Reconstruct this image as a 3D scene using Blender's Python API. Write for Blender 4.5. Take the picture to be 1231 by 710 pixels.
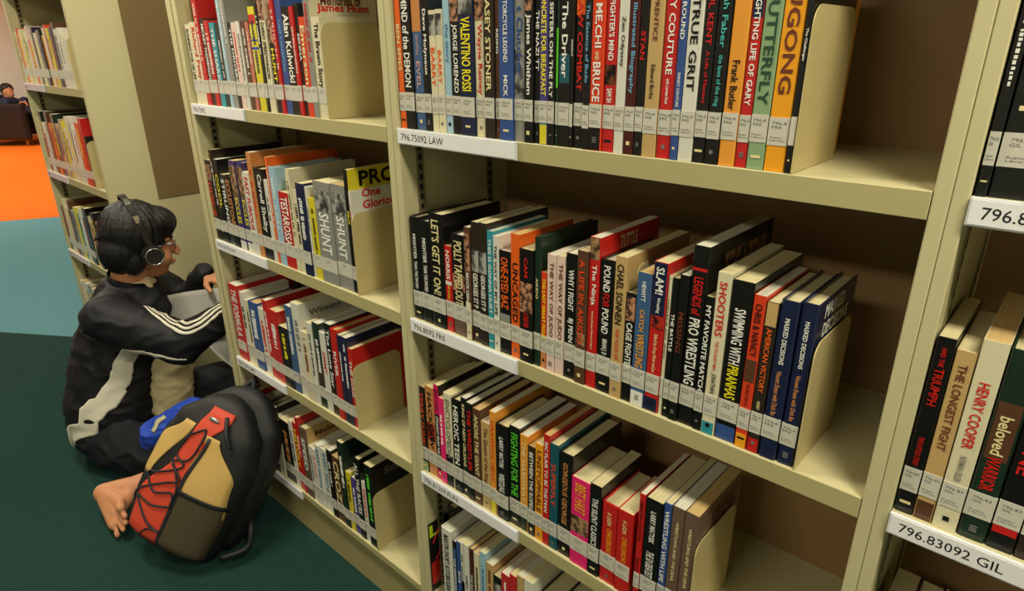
import bpy, bmesh, math, random
from mathutils import Vector, Matrix, noise
from mathutils.bvhtree import BVHTree
PI=math.pi
for o in list(bpy.data.objects): bpy.data.objects.remove(o)
SC=bpy.context.scene; COL=SC.collection
# ---------------------------------------------------------------- camera
CAM_POS=(1.0205,-0.7717,0.1429)
CAM_ROWS=[[0.74221,0.67013,-0.00682],[0.23824,-0.27335,-0.93194],[-0.62639,0.69007,-0.36254]]
FOCAL=774.48

cd=bpy.data.cameras.new('camera'); cam=bpy.data.objects.new('camera',cd); COL.objects.link(cam)
cd.sensor_width=36; cd.lens=FOCAL/1231*36; cd.clip_start=.02; cd.clip_end=80
r0,r1,r2=[Vector(r) for r in CAM_ROWS]
cam.matrix_world=Matrix(((r0.x,-r1.x,-r2.x,CAM_POS[0]),(r0.y,-r1.y,-r2.y,CAM_POS[1]),(r0.z,-r1.z,-r2.z,CAM_POS[2]),(0,0,0,1)))
SC.camera=cam
# ---------------------------------------------------------------- world, exposure
w=bpy.data.worlds.new('world'); SC.world=w; w.use_nodes=True
w.node_tree.nodes['Background'].inputs[0].default_value=(1,.9,.75,1); w.node_tree.nodes['Background'].inputs[1].default_value=.3
SC.view_settings.view_transform='Standard'; SC.view_settings.look='None'; SC.view_settings.gamma=1
SC.view_settings.use_curve_mapping=False; SC.view_settings.exposure=0.5
ZF=-1.2966; ZC=1.40          # floor, ceiling
LIGHTS=[ # x, y, power, size x, size y
 (1.65,-.55,28,.8,.25),(.3,-2.6,20,1.2,.3),(-.80,-.55,23,.8,.25),(-.9,.95,6,1.2,.3),  # middle-aisle lamp is added fill; gap lamp is added to brighten the end panel
 (-3.4,-.6,23,1.2,.3),(-7.0,.2,42,1.2,.6),(-10.5,.4,60,1.2,.6),(-7.5,3.4,28,1.2,.6),(-11.5,-3.,30,1.2,.6)]
LCOL=(1,.945,.755)
# ---------------------------------------------------------------- helpers
def mat(name,col,rough=.5,metal=0,bump=0,scale=60,var=0,spec=.4,coat=0):
    m=bpy.data.materials.get(name)
    if m: return m
    m=bpy.data.materials.new(name); m.use_nodes=True; nt=m.node_tree; b=nt.nodes['Principled BSDF']
    b.inputs['Base Color'].default_value=(*col,1); b.inputs['Roughness'].default_value=rough; b.inputs['Metallic'].default_value=metal
    b.inputs['Specular IOR Level'].default_value=spec
    if coat: b.inputs['Coat Weight'].default_value=coat
    if bump or var:
        tc=nt.nodes.new('ShaderNodeTexCoord'); n=nt.nodes.new('ShaderNodeTexNoise'); n.inputs['Scale'].default_value=scale; n.inputs['Detail'].default_value=4
        nt.links.new(tc.outputs['Object'],n.inputs['Vector'])
        if var:
            r=nt.nodes.new('ShaderNodeMixRGB'); r.blend_type='MIX'
            r.inputs[1].default_value=(*[c*(1-var) for c in col],1); r.inputs[2].default_value=(*[min(1,c*(1+var)) for c in col],1)
            nt.links.new(n.outputs['Fac'],r.inputs[0]); nt.links.new(r.outputs[0],b.inputs['Base Color'])
        if bump:
            bp=nt.nodes.new('ShaderNodeBump'); bp.inputs['Strength'].default_value=bump; bp.inputs['Distance'].default_value=.002
            nt.links.new(n.outputs['Fac'],bp.inputs['Height']); nt.links.new(bp.outputs[0],b.inputs['Normal'])
    return m
def srgb(h):
    return tuple(((int(h[i:i+2],16)/255+.055)/1.055)**2.4 if int(h[i:i+2],16)>10 else int(h[i:i+2],16)/255/12.92 for i in (0,2,4))
def obj(name,me,m=None,parent=None,loc=None):
    if isinstance(me,bmesh.types.BMesh):
        b=me; me=bpy.data.meshes.new(name); b.to_mesh(me); b.free()
    o=bpy.data.objects.new(name,me); COL.objects.link(o)
    if m:
        for x in (m if isinstance(m,(list,tuple)) else [m]):
            if x.name not in [y.name for y in me.materials if y]: me.materials.append(x)
    if parent: o.parent=parent
    if loc: o.location=loc
    return o
def tag(o,label,cat,group=None,kind=None):
    o['label']=label; o['category']=cat
    if group: o['group']=group
    if kind: o['kind']=kind
    return o
def thing(name,loc,label,cat,group=None,rz=0):
    o=bpy.data.objects.new(name,None); COL.objects.link(o); o.location=loc; o.rotation_euler=(0,0,rz); o.empty_display_size=.05
    return tag(o,label,cat,group)
def box(bm,x0,x1,y0,y1,z0,z1,bev=0,mi=0):
    vs=[bm.verts.new((x,y,z)) for x in (x0,x1) for y in (y0,y1) for z in (z0,z1)]
    fs=[bm.faces.new([vs[i] for i in f]) for f in ((0,1,3,2),(4,6,7,5),(0,4,5,1),(2,3,7,6),(0,2,6,4),(1,5,7,3))]
    for f in fs: f.material_index=mi
    if bev:
        es=set(e for f in fs for e in f.edges)
        bmesh.ops.bevel(bm,geom=list(es),offset=bev,segments=1,affect='EDGES')
    return fs
def boxo(name,dims,m,parent=None,bev=0):
    bm=bmesh.new(); box(bm,*dims,bev=bev); return obj(name,bm,m,parent)
def frame_of(d,up=Vector((0,0,1))):
    d=d.normalized(); 
    if abs(d.dot(up))>.98: up=Vector((1,0,0))
    x=d.cross(up).normalized(); return x,x.cross(d).normalized(),d
def capsule(bm,a,b,ra,rb,n=12,cap=4,flat=1,fup=None):
    a=Vector(a);b=Vector(b); x,y,d=frame_of(b-a,fup or Vector((0,0,1))); rings=[]
    for i in range(cap+1):
        t=PI/2*i/cap; rings.append((a-d*ra*math.cos(t),ra*math.sin(t)))
    for i in range(cap+1):
        t=PI/2*i/cap; rings.append((b+d*rb*math.sin(t),rb*math.cos(t)))
    prev=None
    for c,r in rings:
        if r<1e-5: cur=[bm.verts.new(c)]
        else: cur=[bm.verts.new(c+x*r*math.cos(2*PI*k/n)+y*r*flat*math.sin(2*PI*k/n)) for k in range(n)]
        if prev:
            for k in range(n):
                k2=(k+1)%n
                if len(prev)==1: bm.faces.new((prev[0],cur[k],cur[k2]))
                elif len(cur)==1: bm.faces.new((prev[k2],prev[k],cur[0]))
                else: bm.faces.new((prev[k],cur[k],cur[k2],prev[k2]))
        prev=cur
def ell(bm,c,rx,ry,rz,rot=None,seg=20):
    M=Matrix.Translation(Vector(c))@(rot.to_4x4() if rot else Matrix())@Matrix.Diagonal((rx,ry,rz,1))
    bmesh.ops.create_uvsphere(bm,u_segments=seg,v_segments=seg//2+2,radius=1,matrix=M)
def tube(pts,r,n=8,closed=False,bm=None,sub=6):
    bm=bm or bmesh.new(); P=spline(pts,sub,closed) if sub>1 else [Vector(p) for p in pts]
    rs=[];N=len(P);up=Vector((.3,.2,1))
    for i,p in enumerate(P):
        d=(P[(i+1)%N]-P[i-1]) if closed else (P[min(i+1,N-1)]-P[max(i-1,0)])
        x,y,_=frame_of(d,up); up=y
        rr=r(i/(N-1)) if callable(r) else r
        rs.append([bm.verts.new(p+x*rr*math.cos(2*PI*k/n)+y*rr*math.sin(2*PI*k/n)) for k in range(n)])
    for i in range(N if closed else N-1):
        A=rs[i];B=rs[(i+1)%N]
        for k in range(n): bm.faces.new((A[k],B[k],B[(k+1)%n],A[(k+1)%n]))
    if not closed:
        bm.faces.new(rs[0]); bm.faces.new(rs[-1][::-1])
    return bm
def spline(pts,sub=6,closed=False):
    P=[Vector(p) for p in pts]; n=len(P); out=[]
    for i in range(n if closed else n-1):
        p0=P[i-1] if (i>0 or closed) else P[0]; p1=P[i]; p2=P[(i+1)%n]; p3=P[(i+2)%n] if (closed or i+2<n) else P[-1]
        for k in range(sub):
            t=k/sub
            out.append(.5*((2*p1)+(p2-p0)*t+(2*p0-5*p1+4*p2-p3)*t*t+(3*p1-p0-3*p2+p3)*t**3))
    if not closed: out.append(P[-1])
    return out
def organic(name,bm,voxel,smooth=6,fold=0,fscale=9,seed=0,squash=None):
    """union of the overlapping solids as one continuous smoothed surface"""
    me=bpy.data.meshes.new(name+'_raw'); bm.normal_update(); bmesh.ops.recalc_face_normals(bm,faces=bm.faces); bm.to_mesh(me); bm.free()
    o=bpy.data.objects.new(name,me); COL.objects.link(o)
    md=o.modifiers.new('r','REMESH'); md.mode='VOXEL'; md.voxel_size=voxel
    sm=o.modifiers.new('s','SMOOTH'); sm.iterations=smooth; sm.factor=.5
    dg=bpy.context.evaluated_depsgraph_get(); dg.update()
    m2=bpy.data.meshes.new_from_object(o.evaluated_get(dg)); bpy.data.objects.remove(o)
    if fold:
        m2.update(); ns=[v.normal.copy() for v in m2.vertices]
        for v,nn in zip(m2.vertices,ns):
            q=v.co*fscale+Vector((seed,seed*2,0)); q.z*=1.6
            f=noise.noise(q)+.6*noise.noise(q*2.3)
            ridge=(1-abs(noise.noise(q*1.3+Vector((5,1,2)))))**4
            v.co+=nn*fold*(f*.6+ridge*.9-.4)
    for p in m2.polygons: p.use_smooth=True
    m2.name=name
    return m2
def smooth_obj(o):
    for p in o.data.polygons: p.use_smooth=True
    return o
# text meshes (made through the built-in font, kept as plain meshes)
TXT={}
def text_mesh(s,bold=.012):
    k=(s,bold)
    if k in TXT: return TXT[k]
    c=bpy.data.curves.new('t','FONT'); c.body=s; c.size=1; c.resolution_u=2; c.offset=bold; c.fill_mode='FRONT'
    o=bpy.data.objects.new('t',c); COL.objects.link(o)
    dg=bpy.context.evaluated_depsgraph_get(); dg.update()
    me=bpy.data.meshes.new_from_object(o.evaluated_get(dg)); bpy.data.objects.remove(o)
    xs=[v.co.x for v in me.vertices] or [0,1]; ys=[v.co.y for v in me.vertices] or [0,1]
    TXT[k]=(me,min(xs),max(xs),min(ys),max(ys)); return TXT[k]
def text(name,s,m,parent,center,xdir,ydir,length,height,bold=.012,keep=True,maxstretch=1.6):
    """lay the text s into a length x height rectangle centred at center"""
    me0,x0,x1,y0,y1=text_mesh(s,bold)
    sx=length/(x1-x0); sy=height/(y1-y0)
    if keep:
        if sx>sy*maxstretch: sx=sy*maxstretch
        if sy>sx*2.9: sy=sx*2.9
    key='txt_'+m.name+s+str(bold)
    me=bpy.data.meshes.get(key[:60])
    if not me:
        me=me0.copy(); me.name=key[:60]; me.materials.clear(); me.materials.append(m)
    X=Vector(xdir);Y=Vector(ydir);Z=X.cross(Y); C=Vector(center)
    o=bpy.data.objects.new(name,me); COL.objects.link(o); o.parent=parent
    org=C-X*sx*(x0+x1)/2-Y*sy*(y0+y1)/2
    o.matrix_local=Matrix(((X.x*sx,Y.x*sy,Z.x,org.x),(X.y*sx,Y.y*sy,Z.y,org.y),(X.z*sx,Y.z*sy,Z.z,org.z),(0,0,0,1)))
    return o
# ---------------------------------------------------------------- materials
BEIGE=mat('beige_metal',srgb('c9bf92'),.42,0,.12,900,.03,.45)
BEIGE2=mat('beige_metal_lip',srgb('b5aa78'),.45,0,.1,700,.03)
BACK=mat('back_panel',srgb('9c7b50'),.55,0,.05,300,.05)
KICK=mat('kick_metal',srgb('a89a68'),.5,0,.05,300,.04)
DARKM=mat('dark_slot',(.01,.008,.006),.8)
STRIPM=mat('strip_steel',srgb('8e8460'),.4,.3)
PAPER=mat('label_paper',srgb('f0ecea'),.5,0,0,1,0)
HOLD=mat('holder_plastic',srgb('dcdddf'),.2,0,0,1,0,.6)
INK=mat('ink',(.012,.012,.014),.6)
GINK=mat('grey_ink',(.12,.12,.12),.6)
PAL={'or':('e8631c','orange'),'bk':('14120f','black'),'sb':('3f5f86','slate blue'),'cr':('ddd3ae','cream'),'lb':('9fc0cf','light blue'),'nv':('1a2140','navy'),
'db':('2e241b','dark brown'),'br':('5a3a26','brown'),'bl':('35508c','blue'),'gr':('8d8b83','grey'),'pu':('4a3f86','purple'),'dg':('1c2f22','dark green'),
'ro':('d9401e','red-orange'),'rd':('c2201c','red'),'w':('dcd8c8','white'),'ma':('4a1713','maroon'),'ta':('c4a268','tan'),'oy':('e99a34','amber'),'gs':('8aa578','sage green'),
'yo':('f0a01a','orange-yellow'),'ye':('dccb2e','yellow'),'tl':('2f93a0','teal'),'pk':('e3c6b6','pale pink'),'pn':('e8256f','pink'),'oc':('c8844a','ochre'),'dt':('1d5560','dark teal'),
'bg':('6b5444','grey-brown'),'rb':('c0282a','red and blue'),'sa':('c4735a','salmon'),'in':('3a3168','indigo')}
TCOL={'y':'e8d79a','w':'efece0','lp':'c6a0a0','or':'f0641c','sb':'4a80a0','ye':'f2e020','rd':'d02018','bk':'15120f','bl':'2b4f8a','gn':'5ad030','lb':'6fa6c8','tl':'4fb8b0',
'dg':'2c4a35','br':'6e3420','yo':'f0a41c','ro':'e0481e','gr':'76746c','oc':'d08a50','nv':'202a55','pk':'e0b0a0'}
TN={'y':'cream','w':'white','lp':'pink','or':'orange','sb':'blue','ye':'yellow','rd':'red','bk':'black','bl':'blue','gn':'green','lb':'pale blue','tl':'teal','dg':'dark green','br':'brown','yo':'amber','ro':'red-orange','gr':'grey','oc':'ochre','nv':'navy','pk':'pink'}
def cover_mat(c): return mat('cover_'+c,srgb(PAL[c][0]),.32,0,.05,500,.07,.5,.15)
def tmat(c): return mat('print_'+c,srgb(TCOL[c]),.4)
def pic_mat(name,c1,c2,scale):
    m=bpy.data.materials.get(name)
    if m: return m
    m=mat(name,c1,.35); nt=m.node_tree; b=nt.nodes['Principled BSDF']
    tc=nt.nodes.new('ShaderNodeTexCoord'); n=nt.nodes.new('ShaderNodeTexNoise'); n.inputs['Scale'].default_value=scale; n.inputs['Detail'].default_value=3
    r=nt.nodes.new('ShaderNodeValToRGB'); r.color_ramp.elements[0].position=.42; r.color_ramp.elements[1].position=.58
    r.color_ramp.elements[0].color=(*c1,1); r.color_ramp.elements[1].color=(*c2,1)
    nt.links.new(tc.outputs['Object'],n.inputs['Vector']); nt.links.new(n.outputs['Fac'],r.inputs[0]); nt.links.new(r.outputs[0],b.inputs['Base Color'])
    return m
PIC={'pf':pic_mat('picture_portrait',srgb('c08a68'),srgb('3c2a22'),90),'pg':pic_mat('picture_grey',srgb('a8a69c'),srgb('3a3a38'),45),
'pd':pic_mat('picture_dark',srgb('6a3a22'),srgb('120e0c'),80),'pr':pic_mat('picture_red',srgb('b03020'),srgb('2a1210'),90),'pb':pic_mat('picture_brown',srgb('a8845c'),srgb('40301e'),70)}
def page_mat(name,h):
    m=bpy.data.materials.new(name); m.use_nodes=True; nt=m.node_tree; b=nt.nodes['Principled BSDF']; b.inputs['Roughness'].default_value=.8
    tc=nt.nodes.new('ShaderNodeTexCoord'); mp=nt.nodes.new('ShaderNodeMapping'); mp.inputs['Scale'].default_value=(1400,6,6)
    n=nt.nodes.new('ShaderNodeTexNoise'); n.inputs['Scale'].default_value=1; n.inputs['Detail'].default_value=1
    c=srgb(h); r=nt.nodes.new('ShaderNodeMixRGB'); r.inputs[1].default_value=(*[x*.72 for x in c],1); r.inputs[2].default_value=(*[min(1,x*1.1) for x in c],1)
    nt.links.new(tc.outputs['Object'],mp.inputs[0]); nt.links.new(mp.outputs[0],n.inputs['Vector']); nt.links.new(n.outputs['Fac'],r.inputs[0]); nt.links.new(r.outputs[0],b.inputs['Base Color'])
    return m
PAGES={'w':page_mat('pages_white','d8d2bb'),'c':page_mat('pages_cream','d6c898'),'t':page_mat('pages_tan','c9a86c')}
# ---------------------------------------------------------------- setting
def struct(name,bm,m,loc=None):
    o=obj(name,bm,m,None,loc); o['kind']='structure'; return o
def carpet(name,h,var=.25):
    m=mat(name,srgb(h),.95,0,.9,170,var,.1)
    return m
bm=bmesh.new()
L1=[(-6.14,.316),(-5.95,.67)]; L2=[(-3.2,-.27),(-2.82,-.02)]
def onl(L,y): (xa,ya),(xb,yb)=L; return xa+(xb-xa)*(y-ya)/(yb-ya)
def poly(pts,mi):
    f=bm.faces.new([bm.verts.new((x,y,ZF)) for x,y in pts]); f.material_index=mi
YA,YB=-5.0,6.0
xa1,xb1=max(onl(L1,YA),-13.2),onl(L1,YB)
def cl(L,y): return onl(L,y)
# green near, blue middle, orange far; the joints run obliquely
P1=(cl(L1,-3.5),-3.5); P2=(cl(L1,3.2),3.2)
Q1=(-6.2,cl_y:=-.27+(-6.2+3.2)/1.52); Q2=(-2.0,-.27+(1.2)/1.52)
poly([(-13.2,YA),(P1[0],YA),(P1[0],P1[1]),(P2[0],P2[1]),(P2[0],YB),(-13.2,YB)],2)
poly([P1,(P1[0],YA),(-6.2,YA),Q1,Q2,(-2.0,YB),(P2[0],YB),P2],1)
poly([(-6.2,YA),(3.4,YA),(3.4,YB),(-2.0,YB),Q2,Q1],0)
bmesh.ops.recalc_face_normals(bm,faces=bm.faces)
for f in bm.faces:
    if f.normal.z<0: f.normal_flip()
fl=struct('floor',bm,[carpet('carpet_green','203c36',.4),carpet('carpet_blue','5f8f98',.12),carpet('carpet_orange','dc6f1e',.06)])
WALL=mat('wall_paint',srgb('dbe6df'),.8,0,.1,200,.02)
CEIL=mat('ceiling_paint',srgb('e0dccf'),.9)
struct('wall_left',(lambda b:(box(b,-13.4,-13.2,-5,6,ZF,ZC),b)[1])(bmesh.new()),WALL)
struct('wall_right',(lambda b:(box(b,3.4,3.6,-5,6,ZF,ZC),b)[1])(bmesh.new()),WALL)
struct('wall_front',(lambda b:(box(b,-13.4,3.6,-5.2,-5,ZF,ZC),b)[1])(bmesh.new()),WALL)
struct('wall_back',(lambda b:(box(b,-13.4,3.6,6,6.2,ZF,ZC),b)[1])(bmesh.new()),WALL)
struct('ceiling',(lambda b:(box(b,-13.4,3.6,-5.2,6.2,ZC,ZC+.1),b)[1])(bmesh.new()),CEIL)
DIFF=mat('light_diffuser',(.9,.85,.75),.6)
DIFF.node_tree.nodes['Principled BSDF'].inputs['Emission Color'].default_value=(1,.9,.72,1)
DIFF.node_tree.nodes['Principled BSDF'].inputs['Emission Strength'].default_value=2
for i,(x,y,pw,sx,sy) in enumerate(LIGHTS):
    t=thing('ceiling_light',(x,y,ZC),'long ceiling light fitting above the '+['right end of the bookcases','middle aisle, an added fill lamp','backpack','gap behind the reading boy, added to brighten end panel','blue carpet','near orange carpet','black armchair','orange carpet behind the bookcases','far corner of orange carpet'][i],'light')
    boxo('housing',(-sx/2-.03,sx/2+.03,-sy/2-.03,sy/2+.03,-.05,-.002),mat('light_housing',(.7,.7,.68),.5),t,.004)
    boxo('diffuser',(-sx/2,sx/2,-sy/2,sy/2,-.056,-.051),DIFF,t)
    ld=bpy.data.lights.new('lamp','AREA'); ld.shape='RECTANGLE'; ld.size=sx; ld.size_y=sy; ld.energy=pw; ld.color=LCOL
    lo=bpy.data.objects.new('lamp',ld); COL.objects.link(lo); lo.parent=t; lo.location=(0,0,-.06)
# ---------------------------------------------------------------- bookcases
ZA,ZB,ZCC,ZD,ZU=0.,-.3837,-.7654,-1.1341,.385
DEPTH=.298; ZTOP=.80
def upright(parent,x0,x1,front=0.):
    bm=bmesh.new(); box(bm,x0,x1,front,DEPTH+.012,ZF,ZTOP,bev=.0015); return obj('upright',bm,BEIGE,parent)
def shelf(parent,x0,x1,z,lip=.03,back=DEPTH):
    bm=bmesh.new(); g=.001
    box(bm,x0+g,x1-g,.002,back,z-.012,z,mi=0)
    box(bm,x0+g,x1-g,.0005,.0022,z-lip,z,bev=.0006,mi=1)
    box(bm,x0+g,x1-g,.002,.012,z-lip,z-lip+.0015,mi=1)
    o=obj('shelf',bm,[BEIGE,BEIGE2],parent); return o
def strip(parent,x,y,zs,side=1):
    """slotted shelf support rail on the inner face of an upright"""
    bm=bmesh.new(); z0,z1=ZF+.15,ZTOP-.02
    xa,xb=(x,x+.002) if side>0 else (x-.002,x)
    box(bm,xa,xb,y-.009,y+.009,z0,z1)
    o=obj('slotted_rail',bm,STRIPM,parent)
    bm=bmesh.new(); z=z0+.01
    while z<z1-.01:
        xx=xb+.0004 if side>0 else xa-.0004
        f=bm.faces.new([bm.verts.new((xx,y+a,z+b)) for a,b in ((-.004,0),(.004,0),(.004,.011),(-.004,.011))])
        z+=.0195
    s=obj('slots',bm,DARKM,o); s['kind']='stuff'
def holder(parent,x,z,txt,length=.2958,h=.0285,dx=.012,th=.0125,tint=None):
    bm=bmesh.new(); box(bm,x,x+length,-.0045,.0003,z-h,z+.0005,bev=.0005)
    hd=obj('label_holder',bm,HOLD,parent)
    boxo('label_card',(x+.002,x+length-.002,-.0053,-.0046,z-h+.0022,z-.0015),mat('card_pink',srgb('dcc6cc'),.5) if tint else PAPER,hd)
    if txt: 
        me,a,b,c,d=text_mesh(txt,.004); L=(b-a)*th/.72
        text('number_text',txt,INK,hd,(x+dx+L/2,-.00545,z-h*.50),(1,0,0),(0,0,1),L,th,.004,False)
def bookcase(name,x0,x1,label,ul,ur,holders,hollow_left=False):
    t=thing(name,(x0,0,ZF),label,'bookcase'); t.location=(0,0,0)
    # uprights
    for a,b in ul+ur: upright(t,a,b)
    if hollow_left:                                   # groove between end panel and side sheet
        boxo('groove_filler',(x0+.025,x0+.037,.006,DEPTH,ZF,ZTOP),BEIGE,t)
    xi0=ul[-1][1]; xi1=ur[0][0]
    for z in (ZU,ZA,ZB,ZCC): shelf(t,xi0,xi1,z)
    shelf(t,xi0,xi1,ZD,.02)
    shelf(t,xi0,xi1,ZTOP,.03)
    boxo('kick_plate',(xi0,xi1,.014,.02,ZF,ZD-.018),KICK,t)
    boxo('back_panel',(xi0,xi1,DEPTH,DEPTH+.01,ZF,ZTOP),BACK,t)
    for y in (.046,.24):
        strip(t,xi0,y,None,1); strip(t,xi1,y,None,-1)
    for z,tx in holders:
        holder(t,xi0+.0008,z,tx,tint=(x0<-2))
    return t
bookcase('bookcase',.0186,.9186,'beige metal bookcase in the middle, its two lower shelves full of books',[(.0186,.0372)],[(.9027,.9186)],[(ZA,'796.75092 LAW'),(ZB,'796.8092 FRE'),(ZCC,'796.81209 FUN')])
bookcase('bookcase',-.9107,.0182,'beige metal bookcase beside the reading boy and the backpack',[(-.9107,-.886),(-.873,-.8528)],[(0,.0182)],[(ZA,'796.72092'),(ZB,'796.72092 JON'),(ZCC,'796.72092 MIC'),(ZD,'')],True)
bookcase('bookcase',.9190,1.85,'beige metal bookcase at the right edge, holding 796.83092 GIL',[(.9190,.9344)],[(1.832,1.85)],[(ZA,'796.815 MCM'),(ZB,'796.83092 GIL')])
t0=bookcase('bookcase',-2.6186,-1.8016,'far bookcase next to the orange carpet, brown panel on its end',[(-2.6186,-2.598)],[(-1.82,-1.8016)],[(ZA,'629.2'),(ZB,'700.2'),(ZCC,'741.5')])
# end of the far bookcase: full end panel and the darker insert on it
t0.location=(0,.01,0)
boxo('end_panel',(-1.8010,-1.795,.0,.62,ZF,ZTOP),BEIGE,t0,.001)
boxo('end_insert',(-1.7945,-1.792,.176,.44,-.434,ZTOP-.03),mat('insert_brown',srgb('7d6740'),.55,0,.05,200,.05),t0,.0005)
boxo('rear_side_panel',(-2.6186,-2.60,.31,.62,ZF,ZTOP),BEIGE,t0)
# ---------------------------------------------------------------- bookends
def bookend(x,z,h,label,y0=.002,d=.146):
    t=thing('bookend',(x,y0,z),label,'bookend','metal bookends')
    bm=bmesh.new(); r=.022; pts=[(0,.0008),(d,.0008)]
    for k in range(7):
        a=PI/2*k/6; pts.append((d-r+r*math.cos(a),h-r+r*math.sin(a)))
    for k in range(7):
        a=PI/2+PI/2*k/6; pts.append((r+r*math.cos(a),h-r+r*math.sin(a)))
    f=bm.faces.new([bm.verts.new((0,y,zz)) for y,zz in pts])
    g=bmesh.ops.extrude_face_region(bm,geom=[f]); bmesh.ops.translate(bm,vec=(.0016,0,0),verts=[v for v in g['geom'] if isinstance(v,bmesh.types.BMVert)])
    bmesh.ops.recalc_face_normals(bm,faces=bm.faces)
    obj('upright_plate',bm,mat('bookend_metal',srgb('c4b27c'),.4,0,.05,300,.02),t)
    boxo('foot_plate',(-.0035,.0,.012,d-.012,.0002,.001),BEIGE,t)
    return t
BE=[(.757,ZA,.182,'upper shelf of the middle bookcase'),(.8175,ZB,.182,'second visible shelf of the middle bookcase'),(.6990,ZCC,.182,'third visible shelf of the middle bookcase'),
 (-.1935,ZA,.187,'top visible shelf of the left bookcase'),(-.1515,ZB,.187,'second shelf of the left bookcase'),(-.2105,ZCC,.18,'third shelf of the left bookcase'),(-.180,ZD,.183,'bottom shelf of the left bookcase'),
 (-1.880,ZA,.18,'upper shelf of the far bookcase'),(-1.936,ZB,.185,'second shelf of the far bookcase'),(-1.995,ZCC,.18,'third shelf of the far bookcase')]
for x,z,h,wh in BE: bookend(x,z,h,'beige steel bookend closing the books on the '+wh,.012 if x<-1.5 else .002)
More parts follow.
